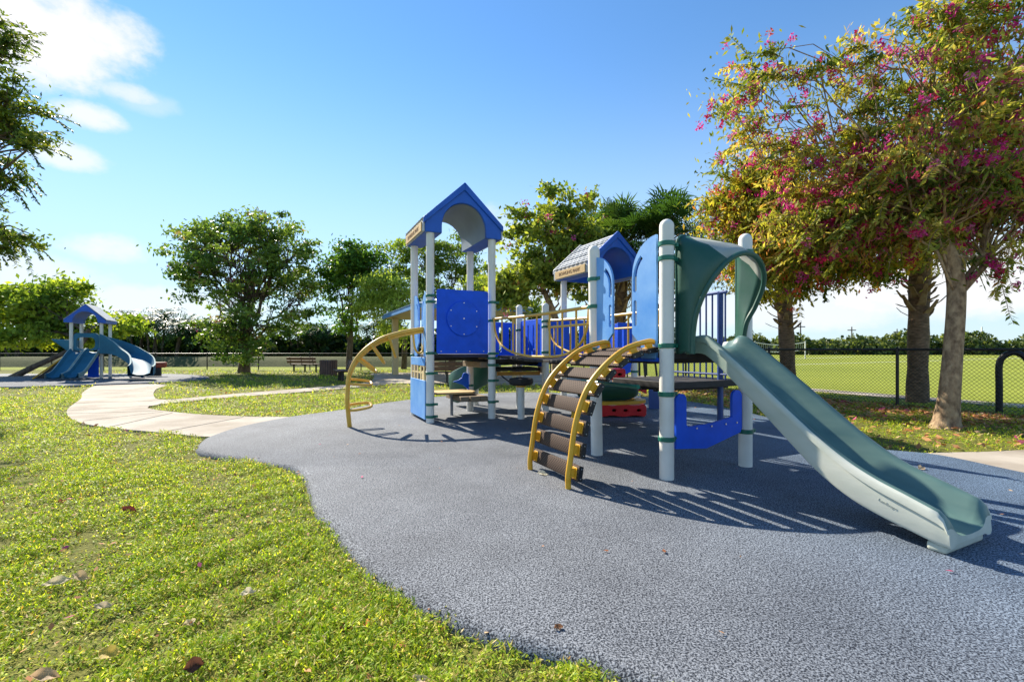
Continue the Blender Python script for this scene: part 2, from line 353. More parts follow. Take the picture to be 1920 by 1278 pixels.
# ------------------------------------------------------------------ world
SUN = Vector((-.66, .75, .75)).normalized()
def make_world():
    w = bpy.data.worlds.new('World'); SC.world = w; w.use_nodes = True
    nt = w.node_tree; N = nt.nodes; L = nt.links; N.clear()
    out = N.new('ShaderNodeOutputWorld'); bg = N.new('ShaderNodeBackground'); L.new(bg.outputs[0], out.inputs[0])
    sky = N.new('ShaderNodeTexSky'); sky.sky_type = 'NISHITA'; sky.sun_disc = False
    sky.sun_elevation = math.asin(SUN.z); sky.sun_rotation = math.atan2(SUN.x, SUN.y)
    sky.air_density = 1.15; sky.dust_density = 0.0; sky.ozone_density = 3.0; sky.altitude = 0
    bg.inputs['Strength'].default_value = .10
    tc = N.new('ShaderNodeTexCoord'); d = tc.outputs['Generated']
    nz = N.new('ShaderNodeTexNoise'); nz.inputs['Scale'].default_value = 9; nz.inputs['Detail'].default_value = 8; nz.inputs['Roughness'].default_value = .62
    mp = N.new('ShaderNodeMapping'); mp.inputs['Scale'].default_value = (1, 1, 1.5); L.new(d, mp.inputs['Vector']); L.new(mp.outputs[0], nz.inputs['Vector'])
    def math_(op, a, b=None, c=None):
        n = N.new('ShaderNodeMath'); n.operation = op
        for i, x in enumerate((a, b, c)):
            if x is None: continue
            if isinstance(x, (int, float)): n.inputs[i].default_value = x
            else: L.new(x, n.inputs[i])
        return n.outputs[0]
    def dot(v):
        n = N.new('ShaderNodeVectorMath'); n.operation = 'DOT_PRODUCT'; L.new(d, n.inputs[0]); n.inputs[1].default_value = v; return n.outputs['Value']
    nzc = math_('SUBTRACT', nz.outputs['Fac'], .5)
    total = None
    # a few cumulus puffs, each at its own compass bearing and elevation: (azimuth, elevation, half width, half height, density)
    for az, el, wd, ht, dens in [(-50, 26, 9, 5, 1.0), (-43.5, 26.2, 5.0, 3.6, 1.0), (-40, 23.4, 2.6, 1.0, .7), (-43, 20.6, 2.6, 1.2, .85), (-44.2, 17.0, 2.6, 1.2, .75), (-38.8, 23, 3, 1.2, .3),
                                 (-41.5, 9.4, 3.6, 1.5, .75), (-47, 6.5, 6, 2.0, .6), (-38, 4.3, 9, 2.2, .6), (-3, 15, 5, 2.6, .45), (1, 8, 8, 3.4, .5),
                                 (46, 6.5, 13, 3.6, .95), (28, 4.5, 14, 2.6, .7), (-62, 14, 10, 4, .6), (70, 20, 20, 6, .7), (24, 38, 7, 1.5, .35)]:
        a, e = R(az), R(el)
        c = Vector((math.sin(a) * math.cos(e), math.cos(a) * math.cos(e), math.sin(e)))
        rt = Vector((math.cos(a), -math.sin(a), 0)); up = rt.cross(c)
        # plate-carree-like offsets valid near the cloud
        x = math_('DIVIDE', dot(rt), math.sin(R(wd))); y = math_('DIVIDE', dot(up), math.sin(R(ht)))
        r2 = math_('ADD', math_('MULTIPLY', x, x), math_('MULTIPLY', y, y))
        front = math_('GREATER_THAN', dot(c), .2)
        v = math_('SUBTRACT', math_('ADD', .85, math_('MULTIPLY', nzc, 2.4)), math_('MULTIPLY', r2, .75))
        mr = N.new('ShaderNodeMapRange'); mr.interpolation_type = 'SMOOTHSTEP'; mr.inputs['From Min'].default_value = -.15; mr.inputs['From Max'].default_value = .75
        L.new(v, mr.inputs['Value'])
        m = math_('MULTIPLY', math_('MULTIPLY', mr.outputs[0], front), dens)
        total = m if total is None else math_('MAXIMUM', total, m)
    # thin whitish air towards the horizon
    z = dot((0, 0, 1))
    hz = N.new('ShaderNodeMapRange'); hz.interpolation_type = 'SMOOTHERSTEP'
    hz.inputs['From Min'].default_value = .62; hz.inputs['From Max'].default_value = -.05; hz.inputs['To Max'].default_value = .8
    L.new(z, hz.inputs['Value'])
    gm = N.new('ShaderNodeMix'); gm.data_type = 'RGBA'; gm.blend_type = 'MULTIPLY'; gm.inputs['Factor'].default_value = 1
    L.new(sky.outputs[0], gm.inputs['A']); gm.inputs['B'].default_value = SKYTINT
    mh = N.new('ShaderNodeMix'); mh.data_type = 'RGBA'; L.new(hz.outputs[0], mh.inputs['Factor'])
    L.new(gm.outputs['Result'], mh.inputs['A']); mh.inputs['B'].default_value = HAZECOL
    mc = N.new('ShaderNodeMix'); mc.data_type = 'RGBA'; L.new(total, mc.inputs['Factor'])
    L.new(mh.outputs['Result'], mc.inputs['A']); mc.inputs['B'].default_value = CLOUDCOL
    L.new(mc.outputs['Result'], bg.inputs['Color'])
SKYTINT = (.57, .81, .97, 1); HAZECOL = (3.5, 4.3, 4.95, 1); CLOUDCOL = (5.0, 5.0, 5.1, 1)
make_world()
sl = bpy.data.lights.new('sun', 'SUN'); sl.energy = 4.8; sl.angle = R(.5); sl.color = (1, .92, .78)
so = bpy.data.objects.new('sun', sl); C.objects.link(so); so.rotation_euler = SUN.to_track_quat('Z', 'Y').to_euler(); so.location = (-20, 20, 30)
SC.view_settings.view_transform = 'Standard'; SC.view_settings.look = 'None'; SC.view_settings.exposure = 1.07; SC.view_settings.gamma = 1
SC.cycles.max_bounces = 8; SC.cycles.transparent_max_bounces = 8
SC.cycles.use_denoising = True

# ------------------------------------------------------------------ ground, pads, paths
GZ = -.06
def struct(name, mb, mat, **k):
    o = part(name, mb, mat, None, kind='structure', **k); return o

def sheet(poly, z, mb=None):
    mb = mb or MB(); tris = tessellate_polygon([[Vector((p[0], p[1], 0)) for p in poly]])
    return mb.add([(p[0], p[1], z) for p in poly], [tuple(t) for t in tris])

mb = MB(); k = 900
mb.add([(-k, -k, GZ), (k, -k, GZ), (k, k, GZ), (-k, k, GZ)], [(0, 1, 2, 3)])
struct('ground', mb, M['lawn'])

FD = Vector((-.434, .901)); FN = Vector((.901, .434)); F0 = Vector((8.5, 10.04))
fp = lambda t, o=0: F0 + FD * t + FN * o
a, b = fp(-40, .3), fp(19.3, .3)
struct('field', sheet([a, b, (-200, b.y + .3), (-200, 160), (260, 160), (260, a.y)], GZ + .006), M['field'])
# painted lines on the far field
mb = MB()
for (u0, v0), (u1, v1), w in [((1440, 683.5), (1700, 676.5), .35), ((1700, 676.5), (1960, 669), .35), ((1440, 673), (1600, 668.5), .5), ((1590, 668.5), (1920, 671.5), .4)]:
    p0, p1 = Vector(G(u0, v0)), Vector(G(u1, v1)); dd = (p1 - p0).normalized(); nn = Vector((-dd.y, dd.x)) * w / 2
    mb.add([(*(p0 - nn), GZ + .012), (*(p1 - nn), GZ + .012), (*(p1 + nn), GZ + .012), (*(p0 + nn), GZ + .012)], [(0, 1, 2, 3)])
struct('field_marking', mb, M['line'])
mb = MB()
sheet([fp(-12, 1.9), fp(25, 1.9), fp(25, 2.9), fp(-12, 2.9)], GZ + .02, mb)
struct('field_path', mb, M['concrete'])

pad_pts = [(5.5, 0), (2.5, 0), (1.6, .8), (.98, 1.40), (.53, 1.69), (.28, 1.84), (-.04, 1.97), (-.31, 2.14), (-.52, 2.31), (-.78, 2.58), (-1.08, 3.0),
           (-1.39, 3.41), (-1.66, 3.9), (-1.92, 4.36), (-2.2, 4.70), (-2.5, 4.85), (-2.91, 5.07), (-3.32, 5.25), (-3.72, 5.5), (-4.0, 5.92), (-4.18, 6.4), (-4.22, 7.2), (-3.94, 8.19),
           (-3.4, 9.06), (-3.03, 9.94), (-2.39, 11.0), (-1.41, 12.05), (-.37, 12.6), (.6, 12.8), (2.0, 12.3), (3.3, 11.6), (4.08, 10.56),
           (4.46, 9.06), (4.53, 7.59), (4.5, 6.52), (4.4, 5.9), (4.45, 5.5), (4.87, 5.2), (5.0, 4.45), (5.2, 3.5), (5.4, 2)]
pad_poly = [tuple(p[:2]) for p in catmull([(x, y, 0) for x, y in pad_pts], 5, True)]
def pad(name, poly, z, mat, edge=.05):
    n = len(poly); c = Vector((sum(p[0] for p in poly) / n, sum(p[1] for p in poly) / n))
    def off(d):
        out = []
        for i in range(n):
            p0, p1 = Vector(poly[i - 1]), Vector(poly[(i + 1) % n]); t = (p1 - p0).normalized(); out.append(Vector(poly[i]) + Vector((t.y, -t.x)) * d * ORI)
        return out
    area = sum(poly[i - 1][0] * poly[i][1] - poly[i][0] * poly[i - 1][1] for i in range(n)); ORI = 1 if area > 0 else -1
    mb = MB(); tris = tessellate_polygon([[Vector((p[0], p[1], 0)) for p in poly]])
    rings = [[(p.x, p.y, zz) for p in off(d)] for d, zz in ((0, z), (edge * .5, z - .012), (edge, z - .045), (edge * 1.1, GZ - .03))]
    vs = [p for r in rings for p in r]
    fs = [tuple(t) for t in tris] + [(i * n + j, i * n + (j + 1) % n, (i + 1) * n + (j + 1) % n, (i + 1) * n + j) for i in range(3) for j in range(n)]
    mb.add(vs, fs); return struct(name, mb, mat, angle=60)
pad('rubber_ground', pad_poly, 0, M['pad'], .07)

path_pts = [(-14.3, 15.9), (-12.6, 13.4), (-10.8, 11.4), (-9.1, 9.31), (-7.6, 7.9), (-6.4, 7.2), (-5.25, 6.78), (-4.3, 6.44), (-3.6, 6.6), (-3.4, 7.9), (-3.94, 8.3), (-4.98, 8.4), (-6.5, 8.9),
            (-7.9, 9.9), (-7.4, 11.5), (-5.58, 13.95), (-4.35, 16.3), (-3.5, 16.5), (3.5, 16.0), (4.3, 19), (3, 24), (-6.5, 24), (-6.3, 20.9), (-5.5, 17.6), (-5.9, 15.75), (-7.76, 12.6), (-8.5, 11.2),
            (-9.6, 12.2), (-11.1, 14.2), (-12.2, 16.0)]
path_poly = path_pts
def resample(poly, k=4): return [tuple(p[:2]) for p in catmull([(x, y, 0) for x, y in poly], k, True)]
path_poly = resample(path_pts, 4)
def slab(name, poly, z, mat, joints=()):
    n = len(poly); mb = MB()
    mb.prism(poly, lambda p, d: (p[0], p[1], z - d), .12)
    return struct(name, mb, mat, angle=30)
slab('path', path_poly, GZ + .03, M['concrete'])
side_poly = [(4.2, 5.7), (4.9, 5.43), (5.75, 5.5), (6.4, 5.62), (8, 5.7), (14, 5.0), (14, 1.5), (5.2, 1.5), (5.0, 3.6), (4.7, 4.6), (4.3, 5.2)]
slab('side_path', side_poly, GZ + .028, M['concrete'])
# expansion joints of the concrete walk
mb = MB()
for p, q in [((-9.0, 9.2), (-7.7, 10.1)), ((-6.4, 7.25), (-6.6, 8.85)), ((-10.9, 11.6), (-9.5, 12.1)), ((-12.7, 13.7), (-11.2, 14.2)), ((-8.35, 11.1), (-7.55, 11.2)), ((-6.55, 14.6), (-5.75, 13.7)), ((-8.6, 8.7), (-7.0, 9.2)), ((-10.1, 10.4), (-8.6, 10.9)), ((-11.8, 12.7), (-10.4, 13.2)), ((-7.4, 7.85), (-6.9, 9.0)), ((-7.6, 12.9), (-6.8, 12.3)), ((-5.2, 6.85), (-4.9, 8.3))]:
    p, q = Vector(p), Vector(q); dd = (q - p).normalized(); nn = Vector((-dd.y, dd.x)) * .012
    mb.add([(*(p - nn), GZ + .034), (*(q - nn), GZ + .034), (*(q + nn), GZ + .034), (*(p + nn), GZ + .034)], [(0, 1, 2, 3)])
struct('path_joint', mb, pbr('joint_grit', (.09, .08, .07), .9))  # dark colour of the joint lines themselves
pad2_pts = [(-27, 15.4), (-20, 14.6), (-16, 14.6), (-14.3, 15.6), (-12.7, 16.9), (-12.6, 18.6), (-14, 20.6), (-17, 22.2), (-22, 22.3), (-27, 21.3)]
pad2_poly = resample(pad2_pts, 6)
pad('play_area', pad2_poly, .02, M['pad'], .07)
mb = MB()
prof = [(0, GZ - .05), (.7, .3), (1.3, .62), (2.5, .66), (4.5, .5), (6, GZ - .05)]
mb.grid([[(x, 32.5 + y + .3 * math.sin(x * .21), z) for y, z in prof] for x in np.linspace(-70, -1.5, 60)])
struct('canal_bank', mb, M['bank'])

# ------------------------------------------------------------------ main play structure, in its own frame (x = a along the slide face, y = b away, z up)
s_ = 1.078; RZ = R(25.7)
P1 = Vector((1.438, 4.231, 0))
E1 = Vector((math.cos(RZ), math.sin(RZ), 0)); E2 = Vector((-math.sin(RZ), math.cos(RZ), 0))
def loc(x, y, z=0):
    d = Vector((x, y, 0)) - P1; return Vector((d.dot(E1), d.dot(E2), z))
PS = empty('play_structure', 'large playground climber with two gabled towers, white posts and a long straight slide', 'playground structure', P1, RZ)

def make_post(a, b, top, clamps=(), cap=True, lean=(0, 0), lug=(1, 0)):
    mb = MB(); r = .066; prof = [(r, -.02), (r, top - r)]
    if cap: prof += [(r * math.cos(R(t)), top - r + r * math.sin(R(t))) for t in (15, 30, 45, 60, 75, 88)]
    else: prof = [(r, -.02), (r, top)]
    mb.lathe(prof, (0, 0, 0), 22)
    mb.v = [(x + lean[0] * z / top, y + lean[1] * z / top, z) for x, y, z in mb.v]
    # small bolt plug near the foot
    o = part('post', mb, M['white'], PS); o.location = (a, b, 0)
    for z, lx, ly in clamps:
        c = MB(); cx, cy = lean[0] * z / top, lean[1] * z / top
        c.lathe([(r + .008, -.022), (r + .011, -.018), (r + .011, .018), (r + .008, .022)], (cx, cy, z), 22)
        d = Vector((lx, ly, 0)).normalized(); e = Vector((-d.y, d.x, 0))
        rot = Matrix((d, e, Vector((0, 0, 1)))).transposed()
        c.box(Vector((cx, cy, z)) + d * (r + .03), (.06, .05, .036), rot)
        c.cyl(Vector((cx, cy, z)) + d * (r + .03) - e * .035, Vector((cx, cy, z)) + d * (r + .03) + e * .035, .009, n=8)
        k = part('clamp', c, M['green_clamp'], o, bevel=.003)
    return o
zP1 = [(2.18, 1, 0), (2.045, 1, 0), (1.235, 1, 0), (.787, 1, .1), (.372, 1, .1)]
make_post(0, 0, 2.41, zP1)
make_post(s_, 0, 2.395, [(2.2, -1, 0), (1.235, -1, 0), (.36, 1, 0)])
make_post(0, s_, 2.39, [(2.0, 0, -1), (1.69, 0, 1), (.80, 1, 0), (1.2, 0, -1)], lean=(-.03, .02))
make_post(s_, s_, 2.39, [(1.7, 0, 1), (1.2, -1, 0)])
Aa, Ab = -1.10, 4.13
make_post(Aa, Ab, 3.17, [(2.08, .4, -1), (1.98, .4, -1), (1.14, 1, -.2), (.81, 1, -.2), (.30, 1, -.2), (.10, 1, -.2)], False)
make_post(0, Ab, 3.17, [(2.02, 1, -.3), (1.70, 1, -.3), (1.13, 1, -.3), (1.05, 1, -.3), (.93, 1, 0), (.66, 1, 0), (.29, 1, 0)], False)
make_post(0, Ab + s_, 3.17, [(.98, -1, 0), (.5, -1, 0)], False)
make_post(Aa, Ab + s_, 3.17, [(1.1, -.2, -1), (.3, -.2, -1)], False)
make_post(s_, Ab, 2.06, [(1.72, 0, -1), (1.62, 1, 0), (1.15, 0, -1)])
make_post(s_, Ab + s_, 2.12, [(1.6, 0, -1)])
make_post(2 * s_, Ab, 2.72, [(1.6, -1, 0)], False)
make_post(3 * s_ - .06, Ab, 2.72, [(1.0, 1, 0), (.75, 1, 0)], False)
make_post(2 * s_, Ab + s_, 2.72, [], False)
make_post(3 * s_ - .06, Ab + s_, 2.72, [], False)

def deck(a0, a1, b0, b1, z, th=.06, mat=None):
    mb = MB(); mb.bx(a0, a1, b0, b1, z - th, z)
    for i in range(1, 4):
        y = b0 + (b1 - b0) * i / 4; mb.bx(a0 + .02, a1 - .02, y - .03, y + .03, z - th - .05, z - th - .002)
    return part('deck', mb, mat or M['dark_rubber'], PS, bevel=.006)
deck(.0, s_, .0, s_, 1.17); deck(Aa, 0, Ab + .0, Ab + s_, 1.12); deck(.02, s_, Ab, Ab + s_, 1.03); deck(s_ + .02, 2 * s_ - .02, Ab, Ab + s_, 1.03)
deck(2 * s_, 3 * s_ - .06, Ab, Ab + s_, .98)
ld = deck(s_ + .04, 2.33 * s_, s_ + .02, 2.05 * s_, .785, .085); ld['label'] = 'low black deck with a perforated top'

# bridge
mb = MB(); n = 15
for i in range(n):
    b0 = s_ + .03 + (Ab - s_ - .06) * i / n; b1 = b0 + (Ab - s_ - .06) / n - .015
    z = 1.1 - .05 * math.sin(math.pi * (i + .5) / n); mb.bx(.09, s_ - .09, b0, b1, z - .035, z)
part('bridge', mb, M['dark_rubber'], PS, bevel=.004)
def bridge_rail(a):
    mb = MB(); b0, b1 = s_ + .05, Ab - .06; n = 20
    top = [(a, b0 + (b1 - b0) * i / n, 1.70 + .03 * i / n - .02 * math.sin(math.pi * i / n)) for i in range(n + 1)]
    mb.tube(top, .022, 10)
    bot = catmull([(a, b1 - .04, 1.72), (a, b1 - .1, 1.50), (a, b1 - .32, 1.29), (a, b1 - .75, 1.16), (a, b1 - 1.25, 1.11), (a, 2.6, 1.10), (a, 2.0, 1.11), (a, 1.65, 1.16), (a, 1.4, 1.28), (a, 1.27, 1.47), (a, 1.23, 1.70)], 5)
    mb.tube(bot, .017, 10)
    def zb(b):
        best = min(bot, key=lambda p: abs(p.y - b)); return best.z
    for b in (1.5, 1.82, 2.14, 2.5, 2.88, 3.28, 3.7): mb.tube([(a, b, zb(b)), (a, b, 1.71)], .014, 8)
    mb.tube([(a, s_ + .1, 1.5), (a, 2.14, 1.5)], .015, 8)
    return part('bridge_rail', mb, M['yellow_pale'], PS)
bridge_rail(0); bridge_rail(s_)

# gabled roofs
def roof(ac, b0, b1, ze, zt, za, vault_mat, hw=.675):
    root = bpy.data.objects.new('roof', None)
    aw = .39; zs = ze + .12
    arch = arc2(ac, zs, aw, 180, 0, 18, rz=.42)
    outl = [(ac - hw, ze), (ac - aw, ze)] + arch + [(ac + aw, ze), (ac + hw, ze), (ac + hw, zt), (ac + .05, za - .045), (ac, za - .01), (ac - .05, za - .045), (ac - hw, zt)]
    mb = MB(); mb.prism(outl, lambda p, d: (p[0], b0 + .02 + d, p[1]), b1 - b0 - .04, mi=0, mi_side=0)
    o = part('roof', mb, M['blue_gable'], PS, bevel=.012, angle=30)
    # vault lining
    rows = [[(p[0] + (ac - p[0]) * .012, b, p[1] - .004 * (p[1] > zs)) for p in [(ac - aw, ze + .004)] + arch + [(ac + aw, ze + .004)]] for b in (b0 + .06, b1 - .06)]
    v = MB(); v.grid(rows); part('vault', v, vault_mat, o)
    # raised trim along both gables
    for yb in (b0 - .012, b1 - .03):
        t = MB()
        for sg in (-1, 1):
            p = [(ac, za + .045), (ac + sg * (hw + .03), zt + .045), (ac + sg * (hw + .03), zt - .05), (ac, za - .085)]
            t.prism(p, lambda q, d, yb=yb: (q[0], yb + d, q[1]), .042)
        part('gable_trim', t, M['blue_gable'] if yb < b0 + .1 else M['grey_roof'], o, bevel=.008)
    # grey shingled slopes
    sh = MB(); nr = 9; slope = Vector((hw + .02, zt + .02 - za)); ln = slope.length; sd = slope.normalized()
    for sg in (-1, 1):
        base = lambda s, b, h: (ac + sg * (sd.x * s + -sd.y * h), b, za + sd.y * s + sd.x * h)
        for r_ in range(nr):
            s0 = ln * r_ / nr; s1 = ln * (r_ + 1) / nr + .01; nb = 8
            for c_ in range(nb + 1):
                w = (b1 - b0 - .06) / nb; x0 = b0 + .03 + (c_ - (.5 if r_ % 2 else 0)) * w; x1 = x0 + w - .008
                x0, x1 = max(x0, b0 + .03), min(x1, b1 - .03)
                if x1 - x0 < .02: continue
                xm = (x0 + x1) / 2; h0, h1 = .004, .018 + .006 * ((r_ * 7 + c_ * 3) % 3)
                pts = [(s0, x0, h0), (s0, x1, h0), (s1 - .02, x1, h1), (s1 + .008, xm, h1 + .003), (s1 - .02, x0, h1)]
                top = [base(*p) for p in pts]; bt = [base(p[0], p[1], -.004) for p in pts]
                sh.add(top + bt, [(0, 1, 2, 3, 4), (9, 8, 7, 6, 5)] + [(i, (i + 1) % 5, 5 + (i + 1) % 5, 5 + i) for i in range(5)])
    part('shingles', sh, M['grey_roof'], o, smooth=False)
    # eave fascia and name board on the left eave
    for sg in (-1, 1):
        fa = MB(); fa.bx(ac + sg * (hw + .003), ac + sg * (hw + .028), b0 + .03, b1 - .03, ze + .003, zt + .012)
        part('fascia', fa, M['grey_roof'], o, bevel=.004)
    bd = MB(); bd.bx(ac - hw - .045, ac - hw - .03, b0 + .1, b1 - .1, ze + .02, zt - .012)
    sb = part('sign_board', bd, M['tan'], o, bevel=.003)
    mw = Matrix.Translation((ac - hw - .047, (b0 + b1) / 2, (ze + zt) / 2 + .003)) @ Matrix.Rotation(R(-90), 4, 'Z') @ Matrix.Rotation(R(90), 4, 'X')
    tx = text_mesh('lettering', 'BOWLING PARK', .095, M['letter'], o, mw, .0015, 1.12)
    return o
r1 = roof(-.535, Ab - .11, Ab + s_ + .12, 3.11, 3.29, 3.95, M['grey_vault']); r1['label'] = 'taller blue gabled roof over the left tower'
r2 = roof(2.5 * s_ - .03, Ab - .11, Ab + s_ + .12, 2.68, 2.87, 3.50, M['blue_gable']); r2['label'] = 'lower gabled roof with grey shingles and name board'
mb = MB(); mb.prism([(2.5 * s_ - .03 - .4, 2.68), (2.5 * s_ - .03 + .4, 2.68)] + arc2(2.5 * s_ - .03, 2.8, .4, 0, 180, 14, rz=.43), lambda p, d: (p[0], Ab + s_ + .02 + d, p[1]), .04)
part('gable_infill', mb, M['blue_gable'], r2)

# front square panel with disc, left tower
mb = MB(); mb.prism(rrect(-1.02, -.115, 1.13, 2.19, .035), lambda p, d: (p[0], Ab - .115 + d, p[1]), .025)
fpnl = part('front_panel', mb, M['blue'], PS, bevel=.005)
mb = MB(); mb.tube([(-.565, Ab - .145, 1.715), (-.565, Ab - .1155, 1.715)], .29, 48)
part('disc', mb, M['blue'], fpnl, bevel=.005)
for x, z in [(-.95, 1.17), (-.69, 1.17), (-.45, 1.17), (-.2, 1.17)]: mb = MB(); mb.tube([(x, Ab - .122, z), (x, Ab - .1155, z)], .009, 8); part('bolt', mb, M['steel'], fpnl)
for t in range(0, 360, 60): mb = MB(); mb.tube([(-.565 + .26 * math.sin(R(t)), Ab - .151, 1.715 + .26 * math.cos(R(t))), (-.565 + .26 * math.sin(R(t)), Ab - .1455, 1.715 + .26 * math.cos(R(t)))], .009, 8); part('bolt', mb, M['steel'], fpnl)
mb = MB(); mb.tube([(-.565, Ab - .152, 1.715), (-.565, Ab - .1455, 1.715)], .012, 8)
part('bolt', mb, M['steel'], fpnl)

# slotted entry panels (outline in (w, z): w = 0 at the post side)
def entry_panel(to3, z0, h, wd=.34, mat=None):
    o = [(0, z0 - .0), (wd * .62, z0), (wd * .62, z0 + h * .12), (wd, z0 + h * .22), (wd, z0 + h * .70)] + [(wd * (.0 + 1.0 * math.cos(R(t))) , z0 + h * .70 + h * .30 * math.sin(R(t))) for t in range(8, 90, 9)] + [(wd * .08, z0 + h), (0, z0 + h)]
    def slot(x0, x1, za, zb): return rrect(x0, x1, za, zb, (x1 - x0) / 2 * .98, 5)
    h1 = slot(wd * .80, wd * .93, z0 + h * .28, z0 + h * .50)
    c = [(wd * (.865 + .055) - wd * .055, z0 + h * .60)]
    out = [(wd * .95 * math.cos(R(t)), z0 + h * .68 + h * .25 * math.sin(R(t))) for t in range(0, 50, 8)]
    inn = [(wd * .80 * math.cos(R(t)), z0 + h * .68 + h * .21 * math.sin(R(t))) for t in range(48, -1, -8)]
    h2 = [(wd * .80, z0 + h * .58), (wd * .875, z0 + h * .565), (wd * .95, z0 + h * .58)] + out + inn
    mb = MB(); mb.prism(o, to3, .025, [h1, h2])
    return part('entry_panel', mb, mat or M['blue_sunlit_faded'], PS, bevel=.006)
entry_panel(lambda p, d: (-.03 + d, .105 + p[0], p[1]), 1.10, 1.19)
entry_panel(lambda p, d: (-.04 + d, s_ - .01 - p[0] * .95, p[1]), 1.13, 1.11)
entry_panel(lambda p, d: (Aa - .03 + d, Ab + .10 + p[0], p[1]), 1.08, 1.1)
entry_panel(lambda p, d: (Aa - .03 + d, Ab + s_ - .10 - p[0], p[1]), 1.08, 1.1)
mb = MB(); mb.bx(-.03, -.005, .08, s_ - .1, 1.085, 1.12); part('sill', mb, M['blue'], PS, bevel=.004)

# slatted blue panels of the middle deck and right tower
def slot_panel(a0, a1, b0, b1, z0, z1, nslots, mat, name='slotted_panel'):
    L_ = math.hypot(a1 - a0, b1 - b0); ux, uy = (a1 - a0) / L_, (b1 - b0) / L_
    hol = []
    for i in range(nslots):
        c = L_ * (i + .5) / nslots; hol.append(rrect(c - .028, c + .028, z0 + .1, z1 - .1, .026, 5))
    mb = MB(); mb.prism(rrect(0, L_, z0, z1, .06), lambda p, d: (a0 + ux * p[0] - uy * d, b0 + uy * p[0] + ux * d, p[1]), .022, hol)
    return part(name, mb, mat, PS, bevel=.005)
slot_panel(s_ + .1, Ab * 0 + 2 * s_ - .1, Ab - .02, Ab - .02, 1.0, 1.76, 5, M['blue'])
slot_panel(s_ + .0, s_ + .0, Ab + .1, Ab + s_ - .1, .88, 1.78, 4, M['blue'])
slot_panel(2 * s_ + .08, 2 * s_ + .40, Ab - .02, Ab - .02, 1.0, 1.74, 2, M['blue'])
mb = MB(); o_ = [(3 * s_ - .50, 1.74), (3 * s_ - .50, 1.15), (3 * s_ - .43, 1.0), (3 * s_ - .40, .80), (3 * s_ - .3, .70), (3 * s_ - .18, .74), (3 * s_ - .15, .95), (3 * s_ - .13, 1.74)]
mb.prism(o_, lambda p, d: (p[0], Ab - .03 + d, p[1]), .025, [rrect(3 * s_ - .40, 3 * s_ - .35, 1.1, 1.62, .02)])
part('side_panel', mb, M['blue'], PS, bevel=.005)
slot_panel(3 * s_ - .06, 3 * s_ - .06, Ab + .1, Ab + s_ - .1, 1.0, 1.76, 4, M['blue'])
slot_panel(.1, s_ - .1, Ab + s_, Ab + s_, 1.05, 1.75, 4, M['blue'])

# lower light-blue window panel below the left tower
mb = MB(); xx = Aa - .085
mb.bx(xx, xx + .022, Ab + .02, Ab + s_ - .05, .05, .69); mb.bx(xx, xx + .022, Ab + .06, Ab + s_ - .09, .93, 1.07)
part('window_panel', mb, M['blue_sunlit_faded'], PS, bevel=.004)
mb = MB()
for i in range(5): y = Ab + .1 + i * (s_ - .25) / 4; mb.bx(xx + .003, xx + .019, y - .025, y + .025, .69, .93)
mb.bx(xx + .005, xx + .017, Ab + .1, Ab + s_ - .14, .80, .825)
part('window_bars', mb, M['cream'], PS)
# whale-tail panel on the back post
mb = MB(); tl = [(0, .42), (-.05, .46), (-.12, .52), (-.24, .56), (-.32, .585), (-.2, .62), (-.14, .66), (-.11, .74), (-.06, .76), (0, .72)]
mb.prism(tl, lambda p, d: (p[0] - .06, Ab + s_ - .09 + d, p[1]), .025); part('tail_panel', mb, M['blue'], PS, bevel=.004)
# wooden steps between the right-hand tower posts
for z, w in ((1.06, .05), (.93, .1), (.33, .09)):
    mb = MB(); mb.bx(-.16, -.02, Ab + .12, Ab + s_ - .02, z - w / 2, z + w / 2)
    if z < .5: mb.bx(-.33, -.17, Ab + .12, Ab + s_ - .02, z - w / 2, z + w / 2); mb.bx(-.5, -.34, Ab + .2, Ab + s_ - .02, z - w / 2, z + w / 2)
    part('wooden_step', mb, M['wood'], PS, bevel=.006)
# beam and counter under the middle deck
mb = MB(); p0, p1 = loc((932 - 960) / F * 8.3, 8.3), loc((1012 - 960) / F * 8.5, 8.5)
d_ = (p1 - p0).normalized(); nrm = Vector((-d_.y, d_.x, 0)); rot = Matrix((d_, nrm, Vector((0, 0, 1)))).transposed()
mb.box((p0 + p1) / 2 + Vector((0, 0, .76)), ((p1 - p0).length, .05, .07), rot)
bm_ = part('beam', mb, pbr('orange_beam_paint', (.5, .22, .02), .5, .15), PS, bevel=.004)
mb = MB(); mb.box((p0 + p1) / 2 + nrm * .35 + Vector((0, 0, .83)), ((p1 - p0).length * 1.05, .7, .06), rot); part('counter', mb, M['dark_rubber'], bm_, bevel=.005)
mb = MB(); mb.tube([p0 + d_ * .08 + Vector((0, 0, .72)), p0 + d_ * .32 + Vector((0, 0, .54))], .012, 8); part('brace', mb, M['black'], bm_)

# U-shaped panel under the slide deck
mb = MB(); ol = [(.10, .27), (.5, .24), (.98, .36)] + [(1.0, .4), (1.0, .70)] + arc2(.93, .72, .07, 0, 180, 8) + [(.86, .52), (.55, .475), (.25, .465)] + [(.23, .49), (.23, .72)] + arc2(.165, .72, .065, 0, 180, 8) + [(.10, .7)]
mb.prism(ol, lambda p, d: (p[0], -.02 + d, p[1]), .028)
up_ = part('low_barrier_panel', mb, M['blue'], PS, bevel=.007)
for x in (.36, .56, .76, .92): mb = MB(); mb.tube([(x, -.028, .435 + .03 * x), (x, -.0205, .435 + .03 * x)], .009, 8); part('bolt', mb, M['steel'], up_)

